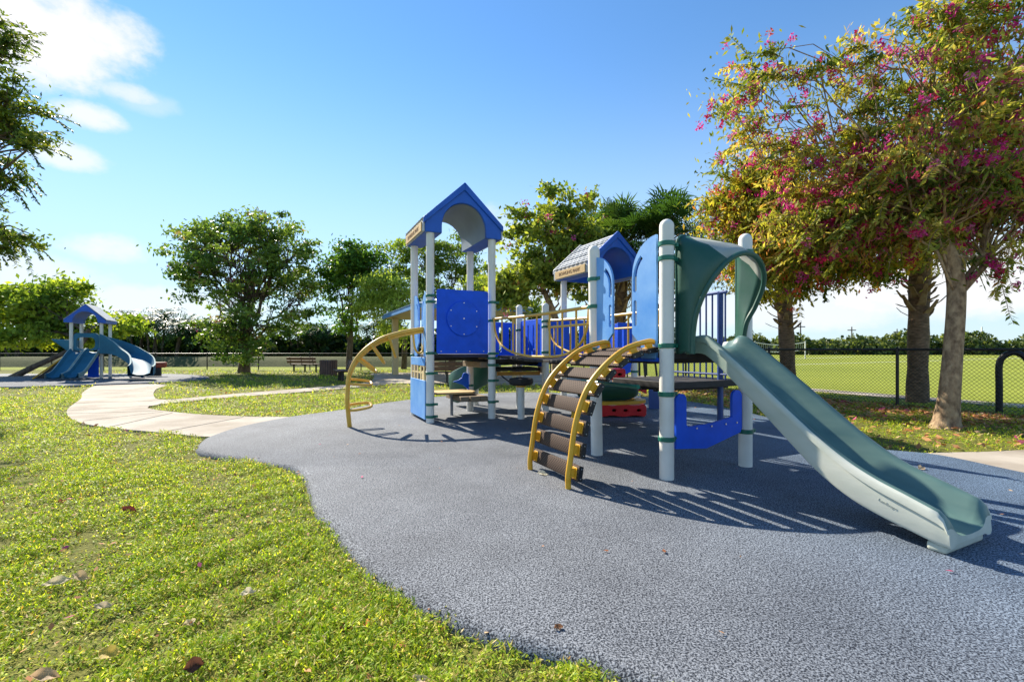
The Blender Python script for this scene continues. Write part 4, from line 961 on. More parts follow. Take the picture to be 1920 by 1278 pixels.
# ------------------------------------------------------------------ distant field furniture
nt_ = empty('volleyball_net', 'sagging white volleyball net between two posts far across the field', 'sports net', (G(1413, 672)[0], 60, GZ))
xw = (1508 - 1413) / F * 60
for xx in (0, xw): mb = MB(); mb.tube([(xx, 0, 0), (xx, 0, 2.35)], .07, 10); part('post', mb, M['pole'] if 0 else M['white'], nt_)
mb = MB()
for zt in (2.2, 1.25):
    mb.tube([(xw * t, 0, zt - .35 * math.sin(math.pi * t)) for t in np.linspace(0, 1, 14)], .045, 6)
for t in np.linspace(.02, .98, 26): z = 2.2 - .35 * math.sin(math.pi * t); mb.tube([(xw * t, 0, z), (xw * t, 0, z - .95)], .012, 4)
part('net', mb, M['net'], nt_)
for i, (u, v, Y_, lab) in enumerate([(1501, 605, 120, 'first utility pole above the hedge, left of the volleyball net post'), (1597, 612, 130, 'utility pole with crossarm midway above the far hedge'), (1682, 616, 150, 'thin utility pole just left of the large palm trunk'), (1841, 612, 118, 'pale bare pole rising from the hedge right of the flowering tree trunk'), (1743, 622, 160, 'faint distant utility pole right of the large palm trunk')]):
    r = empty('utility_pole', lab, 'utility pole', ((u - 960) / F * Y_, Y_, GZ), group='utility poles beyond the hedge'); h = CAMH + (655 - v) * Y_ / F
    mb = MB(); mb.tube([(0, 0, 0), (0, 0, h)], [.22, .14], 8); part('shaft', mb, M['pole'] if i != 3 else M['white'], r)
    if i in (0, 1, 2): mb = MB(); mb.bx(-1.2, 1.2, -.08, .08, h - 1.1, h - .85); part('crossarm', mb, M['pole'], r)

exec_veg = True
# ------------------------------------------------------------------ vegetation
def limb_path(p0, p1, rng, k=5, sag=.1, wob=.08):
    p0, p1 = np.array(p0, float), np.array(p1, float); L_ = np.linalg.norm(p1 - p0); out = []
    for i in range(k + 1):
        t = i / k; p = p0 + (p1 - p0) * t; p = p + np.array([0, 0, sag * L_ * math.sin(math.pi * t)])
        if 0 < i < k: p = p + rng.normal(0, wob * L_ / k, 3)
        out.append(tuple(p))
    return out

def tree(name, label, cat, base, trunk, ells, pal, seed, n_leaf, leaf=(.10, .05), nclust=90, csig=.35, bark='bark', group=None, flowers=None, limbs=None, shell=.5, twig=True, mat='leaf', droop=.3, flat=.45, gain=(2.3, 2.75, 2.3), sprays=None, spray_dir=(0, 0, .3)):
    """trunk: points and radii relative to base; ells: (centre, radii, weight) relative to base"""
    rng = np.random.default_rng(seed)
    root = empty(name, label, cat, (base[0], base[1], GZ), group=group)
    mb = MB(); tp = catmull([t[:3] for t in trunk], 5); tr_ = list(np.interp(np.linspace(0, 1, len(tp)), np.linspace(0, 1, len(trunk)), [t[3] for t in trunk]))
    mb.tube(tp, tr_, 14)
    tops = [np.array(tp[int(len(tp) * f)]) for f in (.62, .75, .88)] + [np.array(tp[-1])]
    cl = []
    W = np.array([e[2] for e in ells]); W = W / W.sum()
    for (c, r, w), wf in zip(ells, W):
        c = np.array(c, float); r = np.array(r, float)
        st = tops[rng.integers(0, len(tops))]; p = limb_path(st, c, rng, 6, .06, .25); rr_ = tr_[-1] * .8 * min(1, .3 + .6 * w)
        mb.tube(p, list(np.linspace(rr_ * .75, rr_ * .3, len(p))), 8); main = [np.array(q) for q in p]
        for _ in range(max(2, int(nclust * wf))):
            d = rng.normal(0, 1, 3); d /= np.linalg.norm(d); q = c + d * r * (shell + (1 - shell) * rng.random()) ** (1)
            cl.append((q, rng.random()))
            if twig:
                s0 = main[rng.integers(2, len(main))]; mb.tube(limb_path(s0, q, rng, 4, .05, .25), list(np.linspace(rr_ * .28, .006, 5)), 5, cap=False)
    SP = []
    if sprays:
        cm = np.average([e[0] for e in ells], axis=0, weights=W)
        for _ in range(sprays[0]):
            q = cl[rng.integers(0, len(cl))][0]; o_ = q - cm; o_ = o_ / (np.linalg.norm(o_) + 1e-6) + np.array(spray_dir) + rng.normal(0, .35, 3); o_ /= np.linalg.norm(o_)
            Ls_ = sprays[1] * rng.uniform(.4, 1.25); pth = [q - o_ * .25]; dv = o_.copy(); kk = 9
            for _k in range(kk): dv = dv + np.array([0, 0, -.09]) + rng.normal(0, .07, 3); dv /= np.linalg.norm(dv); pth.append(pth[-1] + dv * Ls_ / kk)
            mb.tube([tuple(p) for p in pth], list(np.linspace(.009, .0025, kk + 1)), 4, cap=False); cbv = rng.random()
            for _k in range(2, kk + 1):
                t_ = pth[_k] - pth[_k - 1]; t_ /= np.linalg.norm(t_); sd_ = np.cross(t_, [0, 0, 1.0]); sd_ /= (np.linalg.norm(sd_) + 1e-6)
                for _m in range(3):
                    for sg_ in (-1, 1): SP.append((pth[_k - 1] + (pth[_k] - pth[_k - 1]) * _m / 3, t_ * .55 + sd_ * sg_ + np.array([0, 0, -.35]) + rng.normal(0, .2, 3), cbv))
    part('trunk', mb, M[bark], root, angle=60)
    cc = np.array([c[0] for c in cl]); cb = np.array([c[1] for c in cl])
    idx = rng.integers(0, len(cc), n_leaf); sg = csig * (.5 + rng.random(len(cc)))[idx][:, None]
    P = cc[idx] + rng.normal(0, 1, (n_leaf, 3)) * sg * np.array([1, 1, flat])
    D = rng.normal(0, 1, (n_leaf, 3)); D[:, 2] -= droop; D = unit(D); Nn = rng.normal(0, 1, (n_leaf, 3)); Nn[:, 2] += .8; S = unit(np.cross(D, Nn))
    Ls = leaf[0] * rng.uniform(.65, 1.35, n_leaf); Ws = leaf[1] * rng.uniform(.7, 1.3, n_leaf)
    if SP:
        sp_d = unit(np.array([a_[1] for a_ in SP])); ns_ = len(SP); sl_ = leaf[0] * rng.uniform(.6, 1.1, ns_); P = np.concatenate([P, np.array([a_[0] for a_ in SP]) + sp_d * sl_[:, None] * .5]); D = np.concatenate([D, sp_d])
        S = np.concatenate([S, unit(np.cross(sp_d, rng.normal(0, .4, (ns_, 3)) + np.array([0, 0, 1.0])))]); Ls = np.concatenate([Ls, sl_]); Ws = np.concatenate([Ws, sl_ * .42])
        cb = np.concatenate([cb, np.array([a_[2] for a_ in SP])]); idx = np.concatenate([idx, np.arange(len(cb) - ns_, len(cb))]); n_leaf = len(P)
    pal_ = np.array(pal); k_ = len(pal_); w = pal_[:, 3] / pal_[:, 3].sum(); cw = np.cumsum(w)
    u = np.clip(cb[idx] * .7 + rng.random(n_leaf) * .3 + rng.normal(0, .06, n_leaf), 0, .999)
    col = pal_[np.searchsorted(cw, u).clip(0, k_ - 1), :3] * rng.uniform(.75, 1.25, (n_leaf, 1))
    quads('crown', leafquads(P, D, S, Ls, Ws), np.clip(col * np.array(gain), 0, 1), M[mat], root)
    if flowers:
        nf, npet, fs, fpal = flowers; fi = rng.integers(0, len(cc), nf); cen_ = np.array([np.average([e[0] for e in ells], axis=0, weights=W)])
        FC = cc[fi] + rng.normal(0, csig * .9, (nf, 3)); n = nf * npet; ii = np.repeat(np.arange(nf), npet)
        P = FC[ii] + rng.normal(0, fs * 1.0, (n, 3)); D = unit(rng.normal(0, 1, (n, 3))); S = unit(np.cross(D, rng.normal(0, 1, (n, 3))))
        cf = palette(rng, nf, fpal)[ii] * rng.uniform(.8, 1.2, (n, 1))
        quads('blossom', leafquads(P, D, S, np.full(n, fs * 1.5), np.full(n, fs * .8)), np.clip(cf, 0, 1), M['petal'], root, kind='stuff')
    return root

def zat(v, Y): return CAMH + (655 - v) * Y / F - GZ
def xat(u, Y): return (u - 960) / F * Y
def ell(u, v, ru, rv, Y, base, dy=0, w=1.0, ry=None):
    Y2 = Y + dy; return ((xat(u, Y2) - base[0], Y2 - base[1], zat(v, Y2)), (ru * Y2 / F, (ry if ry else ru * Y2 / F), rv * Y2 / F), w)

PINK = [(.62, .04, .26, 3), (.7, .08, .34, 2), (.55, .03, .12, 2), (.72, .2, .42, 1)]
OG = [(.05, .085, .012, 3), (.10, .13, .018, 3), (.19, .2, .03, 2), (.28, .27, .05, 1.2)]
# the flowering tree right of the slide
b = (6.95, 7.30)
tree('flowering_tree', 'nearest flowering tree with pale mottled trunk and magenta blossom right of the slide', 'tree', b,
     [(0, 0, -.05, .25), (.02, 0, .12, .175), (.06, 0, .5, .14), (.14, .02, 1.2, .125), (.2, .03, 1.9, .12), (.22, .05, 2.35, .118), (.16, .08, 2.7, .12), (.0, .1, 3.1, .1)],
     [ell(1720, 300, 190, 150, 7.5, b, 0, 1.6), ell(1850, 180, 150, 150, 7.3, b, .3, 1.5), ell(1580, 330, 130, 110, 7.8, b, .3, 1.2), ell(1640, 420, 130, 60, 7.8, b, .2, 1.1), ell(1540, 430, 100, 60, 8.0, b, .2, .8), ell(1740, 400, 110, 70, 7.6, b, .5, .8), ell(1880, 360, 120, 90, 7.2, b, .2, .8),
      ell(1700, 130, 150, 90, 7.4, b, .2, .55), ell(1960, 300, 130, 200, 7.2, b, 0, 1.0), ell(1540, 160, 90, 70, 7.4, b, .1, .16), ell(1820, 40, 120, 60, 7.2, b, .2, .4), ell(1885, 490, 50, 40, 7.1, b, -.1, .1), ell(1400, 150, 60, 50, 7.8, b, 0, .05), ell(1480, 90, 60, 50, 7.5, b, 0, .05), ell(1380, 210, 50, 30, 7.8, b, 0, .04), ell(1470, 250, 70, 50, 7.8, b, 0, .16)],
     [(.032, .05, .010, 2.5), (.075, .092, .018, 3), (.15, .145, .03, 3), (.24, .2, .065, 2.4), (.24, .11, .05, 1.3)], 11, 36000, (.12, .036), 460, .16, 'bark_pale', flowers=(1300, 28, .036, PINK), shell=.4, droop=1.1, gain=(2.55, 2.65, 2.4), sprays=(330, .95), spray_dir=(-.55, 0, .25))
# second flowering tree farther back, more yellow and orange
b = (8.72, 14.5)
tree('flowering_tree', 'yellowing flowering tree with orange and pink clusters behind the slide hood', 'tree', b,
     [(0, 0, -.05, .14), (-.03, 0, .8, .11), (-.1, 0, 1.7, .1), (-.2, -.1, 2.4, .09), (-.4, -.3, 3.0, .07)],
     [ell(1440, 470, 110, 90, 10, b, 0, 1.4), ell(1390, 400, 70, 60, 10, b, .2, .7), ell(1530, 430, 110, 90, 10, b, 0, 1.2), ell(1450, 340, 100, 60, 10, b, 0, .6), ell(1600, 500, 90, 45, 9.6, b, 0, .5), ell(1370, 220, 60, 60, 9.6, b, 0, .07), ell(1400, 150, 70, 40, 9.4, b, 0, .06)],
     [(.045, .07, .012, 2.6), (.10, .12, .02, 3), (.19, .18, .03, 2.5), (.28, .2, .045, 1.2), (.30, .12, .035, .8)], 12, 32000, (.13, .042), 260, .26, 'bark', droop=1.0, gain=(2.7, 2.5, 2.3), sprays=(160, .8), spray_dir=(-.4, 0, .2), flowers=(560, 20, .042, PINK[:2] + [(.6, .1, .05, 2)]), shell=.35)
# mid flowering tree behind the bridge
b = (1.45, 14.6)
tree('flowering_tree', 'small round flowering tree with sparse top behind the yellow bridge rail', 'tree', b,
     [(0, 0, -.05, .17), (-.05, 0, .9, .13), (.0, 0, 1.9, .12), (-.15, 0, 2.5, .11), (-.45, 0, 3.2, .08)],
     [ell(1030, 480, 90, 70, 14.5, b, 0, 1.5), ell(985, 530, 60, 50, 14.3, b, 0, .8), ell(1080, 470, 60, 60, 14.5, b, .2, .8), ell(1040, 410, 80, 45, 14.5, b, 0, .8), ell(1110, 440, 40, 50, 14.8, b, .2, .5), ell(1070, 530, 60, 40, 14.4, b, 0, .6), ell(1060, 365, 55, 25, 14.5, b, 0, .12), ell(965, 430, 40, 50, 14.4, b, 0, .25), ell(950, 545, 30, 40, 14, b, -.2, .35)],
     [(.045, .065, .014, 2.5), (.09, .10, .022, 3), (.16, .155, .035, 2.5), (.24, .2, .05, 1), (.26, .12, .05, .5)], 13, 13500, (.17, .1), 170, .22, 'bark_pale', flowers=(60, 16, .05, PINK), shell=.3, sprays=(70, .8), spray_dir=(0, 0, .9))
# big round tree on the left lawn
b = G(457, 697)
tree('round_tree', 'big round-crowned tree standing alone on the left lawn near the fence', 'tree', b,
     [(0, 0, -.05, .34), (.05, 0, .5, .27), (.1, .05, 1.1, .22), (.02, .1, 1.8, .19), (.1, .1, 2.6, .16)],
     [ell(460, 490, 105, 80, 24, b, 0, 2), ell(395, 470, 70, 60, 24, b, -.3, 1), ell(540, 490, 62, 75, 24.5, b, 0, 1.2), ell(430, 430, 70, 40, 24, b, 0, .8), ell(510, 435, 70, 40, 24, b, .2, .8), ell(360, 515, 50, 28, 23.6, b, 0, .35), ell(340, 470, 30, 50, 24, b, 0, .25),
      ell(560, 570, 50, 55, 24.5, b, 0, .8), ell(480, 610, 75, 45, 23.5, b, -.3, .8), ell(400, 620, 50, 32, 23.4, b, 0, .45), ell(430, 560, 80, 40, 24, b, 0, .6), ell(450, 660, 40, 25, 23.4, b, 0, .3)],
     [(.025, .045, .012, 2.5), (.05, .075, .018, 3), (.09, .11, .026, 3), (.14, .15, .04, 1.6), (.15, .09, .065, 1)], 14, 23000, (.23, .10), 320, .25, 'bark', shell=.45, mat='leaf_dense', flowers=(26, 14, .07, [(.3, .05, .12, 2), (.35, .12, .1, 1)]))
b = G(655, 694)
tree('upright_tree', 'upright forked tree with a green crown behind the end-on bench', 'tree', b,
     [(0, 0, -.05, .22), (.0, 0, .8, .17), (.05, 0, 1.5, .16), (.1, 0, 2.3, .12)],
     [ell(660, 510, 40, 40, 26, b, 0, 1.2), ell(630, 530, 30, 55, 26, b, 0, .8), ell(690, 505, 35, 38, 26, b, 0, 1), ell(655, 475, 40, 22, 26, b, 0, .6), ell(715, 540, 30, 35, 26, b, 0, .6), ell(640, 600, 45, 28, 26, b, 0, .5)],
     [(.025, .05, .01, 3), (.05, .085, .014, 3), (.1, .13, .02, 2)], 15, 10500, (.24, .11), 110, .27, 'bark', mat='leaf_dense')
b = G(757, 690)
tree('willowy_tree', 'pale yellow-green willowy tree left of the pavilion roof', 'tree', b,
     [(0, 0, -.05, .2), (.05, 0, 1, .17), (.0, 0, 2.2, .14), (-.5, -.3, 3.4, .1)],
     [ell(715, 540, 35, 40, 24, b, 0, 1.2), ell(745, 560, 30, 40, 24, b, 0, .8), ell(690, 575, 25, 25, 24, b, 0, .5), ell(740, 620, 30, 25, 25, b, 0, .5)],
     [(.09, .11, .025, 2), (.17, .18, .04, 3), (.27, .26, .08, 2)], 16, 9000, (.2, .07), 60, .3, 'bark', droop=.9)
b = (-3.6, 27.0)
tree('spreading_tree', 'olive spreading tree rising behind the left tower and pavilion', 'tree', b,
     [(0, 0, -.05, .24), (.05, 0, 1.2, .2), (-.1, 0, 2.6, .17), (.1, 0, 3.8, .12)],
     [ell(790, 500, 50, 45, 26.5, b, 0, 1), ell(850, 490, 50, 50, 26.5, b, 0, 1), ell(760, 470, 40, 22, 26.5, b, 0, .35), ell(810, 560, 60, 40, 26.5, b, 0, .8), ell(900, 540, 40, 45, 26.5, b, 0, .7), ell(830, 455, 50, 20, 26.5, b, 0, .4)],
     [(.04, .06, .012, 3), (.08, .10, .02, 3), (.15, .16, .03, 1.5)], 17, 11500, (.24, .09), 120, .28, 'bark', mat='leaf')
b = (1.5, 24)
tree('golden_tree', 'golden-leaved shrubby tree between the two roofed towers', 'tree', b,
     [(0, 0, -.05, .15), (0, 0, 1.2, .12), (.1, 0, 2.4, .1)],
     [ell(915, 535, 40, 35, 23, b, 0, 1), ell(950, 560, 40, 35, 23, b, 0, 1), ell(1000, 600, 40, 30, 23, b, 0, .8)],
     [(.06, .08, .018, 2), (.12, .13, .028, 3), (.24, .19, .03, 1)], 18, 6000, (.22, .1), 50, .35)
# yellow-green leaning tree by the far-left play area
b = (-22.3, 20.2)
tree('leaning_tree', 'yellow-green leaning tree behind the distant play tower', 'tree', b,
     [(0, 0, -.05, .15), (.7, .3, .45, .12), (1.5, .6, .95, .11), (2.3, .9, 1.5, .1), (2.6, 1, 2.2, .09)],
     [ell(70, 580, 60, 45, 21.5, b, 0, 1.5), ell(20, 570, 50, 45, 21.5, b, 0, 1.2), ell(130, 600, 45, 40, 22, b, 0, 1.1), ell(90, 540, 60, 22, 21.5, b, 0, .6), ell(60, 630, 70, 22, 21.2, b, 0, .8), ell(220, 610, 35, 28, 23, b, 0, .6), ell(180, 630, 30, 20, 22, b, 0, .5), ell(-40, 590, 40, 50, 21.5, b, 0, .8)],
     [(.055, .08, .014, 2.5), (.11, .13, .022, 3), (.2, .2, .03, 2.5), (.3, .26, .035, 1)], 19, 15000, (.26, .12), 170, .28, 'bark')
# tree reaching in at the left edge
b = (-13.6, 10.2)
tree('overhanging_tree', 'dark-leaved tree whose branches reach in at the left edge', 'tree', b,
     [(0, 0, -.05, .4), (.1, 0, 1.5, .33), (.3, 0, 3, .28), (.8, 0, 4.5, .2)],
     [ell(0, 90, 36, 50, 10.2, b, 0, .45), ell(15, 190, 50, 45, 10.2, b, 0, .6), ell(25, 245, 60, 30, 10.2, b, 0, .5), ell(0, 320, 45, 40, 10.2, b, 0, .4), ell(-20, 390, 50, 30, 10.2, b, 0, .3), ell(15, 450, 58, 30, 10, b, 0, .4), ell(60, 265, 32, 12, 10, b, -.1, .1), ell(0, 30, 20, 20, 10, b, -.1, .05), ell(-150, 200, 110, 130, 10.2, b, 0, 1.6), ell(-200, 20, 150, 110, 10.2, b, 0, 1.2), ell(-130, 420, 90, 70, 10, b, 0, .8)],
     [(.022, .035, .008, 3), (.05, .065, .012, 3), (.10, .10, .02, 2), (.18, .14, .03, .7)], 20, 17000, (.11, .045), 300, .14, 'bark', sprays=(200, .9), spray_dir=(.7, 0, .1), gain=(2.8, 3.2, 2.6), shell=.3, mat='leaf_dense')

# ---- fan palms
def fan_palm(label, x, y, lean, hz, seed, nf=34, fr=1.0, boots=True, r0=.2, boot_from=.45):
    rng = np.random.default_rng(seed); root = empty('fan_palm', label, 'palm tree', (x, y, GZ), group='fan palms along the fence')
    path = [(lean[0] * t ** 1.5, lean[1] * t ** 1.5, hz * t) for t in np.linspace(0, 1, 12)]; path[0] = (0, 0, -.05)
    mb = MB(); rs = [r0 * (1.12 if i == 0 else 1.04 if i == 1 else 1.0) * (1 + .05 * math.sin(i * 2.1)) for i in range(12)]
    pth = catmull(path, 5); mb.tube(pth, list(np.interp(np.linspace(0, 1, len(pth)), np.linspace(0, 1, 12), rs)), 18); tk = part('trunk', mb, M['bark_palm'], root, angle=60)
    if boots:
        mb = MB(); nb = 64
        for i in range(nb):
            t = boot_from + (1.0 - boot_from) * i / nb; a_ = R(137.5 * i); c = Vector((lean[0] * t ** 1.5, lean[1] * t ** 1.5, hz * t)); d = Vector((math.cos(a_), math.sin(a_), 0)); e = Vector((-d.y, d.x, 0))
            L_ = rng.uniform(.24, .5) * (r0 / .2) ** 1.5; up_ = rng.uniform(.15, 1.0); tip = d * L_ * .75 + Vector((0, 0, L_ * up_))
            p0 = c + d * r0 * .85; w0, w1 = .085, .035; th = .022
            mid_ = p0 + tip * .5 + d * .03
            vs = []
            for pp, ww, tt in ((p0, w0, th), (mid_, (w0 + w1) * .5, th), (p0 + tip, w1, th * .7)): vs += [pp - e * ww, pp + e * ww, pp + e * ww * .8 + d * tt, pp - e * ww * .8 + d * tt]
            mb.add(vs, [(k * 4 + j, k * 4 + (j + 1) % 4, k * 4 + 4 + (j + 1) % 4, k * 4 + 4 + j) for k in range(2) for j in range(4)] + [(3, 2, 1, 0), (8, 9, 10, 11)])
        part('boots', mb, M['boot'], tk)
    top = np.array([lean[0], lean[1], hz]); V = []; Cc = []; st = MB()
    for i in range(nf):
        el = R(rng.uniform(-55, 82)); az = R(137.5 * i + rng.uniform(-20, 20)); dv = np.array([math.cos(az) * math.cos(el), math.sin(az) * math.cos(el), math.sin(el)])
        pl_ = rng.uniform(.7, 1.1) * fr; hub = top + dv * pl_ + np.array([0, 0, -.12 * math.cos(el)]); st.tube([tuple(top), tuple(top + dv * pl_ * .5 + np.array([0, 0, .03])), tuple(hub)], [.022, .016, .01], 5)
        side = np.cross(dv, [0, 0, 1.0]); side /= np.linalg.norm(side); nrm = np.cross(side, dv); nl = 26; dead = el < R(-32)
        base = np.array([.16, .12, .06]) if dead else (np.array([.028, .06, .014]) if rng.random() < .6 else np.array([.06, .10, .02]))
        for j in range(nl):
            th = R(-125 + 250 * j / (nl - 1)); ld = dv * math.cos(th) + side * math.sin(th); ld = ld + nrm * (.18 * math.cos(th * .5) - .12); ld /= np.linalg.norm(ld)
            Ll = fr * (.62 + .22 * math.cos(th)) * rng.uniform(.85, 1.1); sd = np.cross(ld, nrm); sd /= np.linalg.norm(sd); w = .03
            m_ = hub + ld * Ll * .55; tp_ = hub + ld * Ll + np.array([0, 0, -.38 * Ll * rng.uniform(.3, 1.4)])
            V += [hub, m_ + sd * w, tp_, m_ - sd * w]; Cc.append(base * rng.uniform(1.2, 2.4))
    ct = part('stalks', st, M['palm_leaf'] if 0 else M['boot'], root); quads('crown', np.array(V), np.clip(np.array(Cc), 0, 1), M['palm_leaf'], root)
    return root
fan_palm('fan palm with woven boot trunk seen between the blue entry panels', xat(1160, 15.5), 15.5, (.15, 0), zat(462, 15.5), 31, 60, 1.15, True, .2, .25)
fan_palm('fan palm whose crown shows just above the tall white slide post', xat(1248, 15), 15.0, (.1, .1), zat(455, 15), 32, 60, 1.2, True, .2, .4)
fan_palm('fan palm with shaggy trunk directly right of the slide hood', xat(1478, 13.2), 13.2, (-.25, 0), zat(455, 13.2), 33, 36, 1.0, True, .2, .42)
fan_palm('large fan palm with splayed leaf stubs beside the pale tree trunk', xat(1720, 10.9), 10.9, (.1, 0), zat(400, 10.9), 34, 40, 1.15, True, .2, .45)
fan_palm('smaller fan palm showing left of the roof with the name board', xat(1118, 17), 17.0, (0, 0), zat(462, 17), 35, 54, 1.15, True, .18, .5)

# ---- feather palms and hedges in the distance
def feather_palm(name, label, x, y, h, seed, group, n_st=3, col=(.03, .07, .015)):
    rng = np.random.default_rng(seed); root = empty(name, label, 'palm tree', (x, y, GZ), group=group); V = []; Cc = []; mb = MB()
    for k_ in range(n_st):
        bx_, by_ = rng.uniform(-.5, .5, 2); hh = h * rng.uniform(.7, 1); mb.tube([(bx_ * .4, by_ * .4, 0), (bx_ * .8, by_ * .8, hh * .5), (bx_ * 1.4, by_ * 1.4, hh)], [.09, .07, .05], 7); top = np.array([bx_ * 1.4, by_ * 1.4, hh])
        for i in range(13):
            az = R(137.5 * i + 30 * k_); el0 = R(rng.uniform(10, 80)); Lf = rng.uniform(1.5, 2.3); pr = top.copy(); hd = np.array([math.cos(az), math.sin(az), 0])
            for j in range(9):
                e = el0 - R(14) * j; dv = hd * math.cos(e) + np.array([0, 0, math.sin(e)]); nx = pr + dv * Lf / 9; sd = np.array([-hd[1], hd[0], 0])
                for sg in (-1, 1):
                    ll = .55 * math.sin(math.pi * (j + 1.2) / 10.5); tip = (pr + nx) / 2 + sd * sg * ll + np.array([0, 0, -.25 * ll]) + dv * .15; V += [pr, (pr + tip) / 2 + dv * .09, tip, (pr + tip) / 2 - dv * .03]; Cc.append(np.array(col) * rng.uniform(.6, 1.7))
                pr = nx
    part('trunk', mb, M['bark'], root); quads('crown', np.array(V), np.clip(np.array(Cc), 0, 1), M['palm_leaf'], root); return root
rng0 = np.random.default_rng(5)
for i, u in enumerate([215, 258, 283, 300, 322, 345, 372, 398, 415, 560, 590, 700, 735, 30, 95, 150]):
    Y_ = 38 + rng0.uniform(-2, 3); feather_palm('feather_palm', 'feathery palm in the dark row beyond the far left fence', xat(u, Y_), Y_, zat(600 + rng0.uniform(-12, 14) + (20 if u > 500 or u < 200 else 0), Y_), 100 + i, 'feathery palms beyond the far fence')

def hedge(name, label, pts, n, leaf, pal, seed, core):
    rng = np.random.default_rng(seed); P = []
    for (x, y, rx, ry, rz, zc, w) in pts:
        k_ = int(n * w); d = unit(rng.normal(0, 1, (k_, 3))); d[:, 2] = np.abs(d[:, 2]) * .95 + d[:, 2] * .05; rr_ = rng.uniform(.78, 1.06, (k_, 1)); P.append(np.array([x, y, zc]) + d * np.array([rx, ry, rz]) * rr_)
    P = np.concatenate(P); n_ = len(P); P[:, 2] = np.maximum(P[:, 2], GZ + .05); D = unit(rng.normal(0, 1, (n_, 3)) + np.array([0, 0, -.3])); S = unit(np.cross(D, rng.normal(0, 1, (n_, 3)) + np.array([0, -.4, .6])))
    o = quads(name, leafquads(P, D, S, leaf[0] * rng.uniform(.6, 1.5, n_), leaf[1] * rng.uniform(.6, 1.5, n_)), palette(rng, n_, pal, .3), M['leaf_dense'], kind='stuff', label=label)
    o['category'] = 'hedge'; return o
rh = np.random.default_rng(8)
pts = [(x, 40 + rh.uniform(-1.5, 1.5), 1.9, 1.6, rh.uniform(2.0, 3.5), 0, 1 / 46) for x in np.linspace(-62, -2, 46)]
hedge('hedge', 'dark dense planting behind the far left fence', pts, 36000, (.55, .25), [(.02, .045, .012, 3), (.04, .08, .02, 3), (.08, .12, .03, 1.5), (.15, .18, .035, .7)], 41, None)
pts = [(x, 36.5 + rh.uniform(-1, 1), 1.4, 1.2, rh.uniform(1.0, 1.7), 0, 1 / 16) for x in np.linspace(-62, -36, 16)]
pts = [(x, 112 + rh.uniform(-4, 4), 5.5, 4, rh.uniform(2.6, 6.4), 0, 1 / 46) for x in np.linspace(18, 190, 46)]
hedge('hedge', 'long green hedge along the far side of the sports field', pts, 30000, (1.0, .6), [(.05, .08, .025, 3), (.10, .14, .04, 3), (.17, .2, .06, 2), (.26, .28, .1, .8)], 42, None)
pts = [(x, 60 + rh.uniform(-3, 3), 3.2, 2.5, rh.uniform(2.5, 4.8), 0, 1 / 14) for x in np.linspace(-4, 20, 14)]
hedge('hedge', 'mixed green planting far behind the two towers', pts, 9000, (.7, .35), [(.03, .055, .014, 3), (.06, .09, .02, 3), (.12, .14, .03, 1.5)], 43, None)

# ------------------------------------------------------------------ lawn grass, leaf litter
all_polys = [pad_poly, path_poly, pad2_poly, side_poly]
def free(x, y, polys=all_polys):
    m = np.ones(len(x), bool)
    for p in polys: m &= ~in_poly(x, y, p)
    return m
def scatter(rng, x0, x1, y0, y1, dens, fov=1.22):
    n = int((x1 - x0) * (y1 - y0) * dens); x = rng.uniform(x0, x1, n); y = rng.uniform(y0, y1, n); m = (np.abs(x) < y * fov + .5) & free(x, y); e = np.where((y > 3.3) & (x < 0), 1.0, 0.0); m &= free(x + .055 * e, y + .05 * e, [pad_poly]); return x[m], y[m]
rng = np.random.default_rng(77)
V = []; CO = []
def fbm(x, y, s, ph):
    return (np.sin(x * s + ph) * np.cos(y * s * 1.3 + ph * 2) + .6 * np.sin(x * s * 2.3 + y * s * 1.7 + ph * 3) + .4 * np.sin(x * s * 4.9 - y * s * 4.1 + ph)) / 2
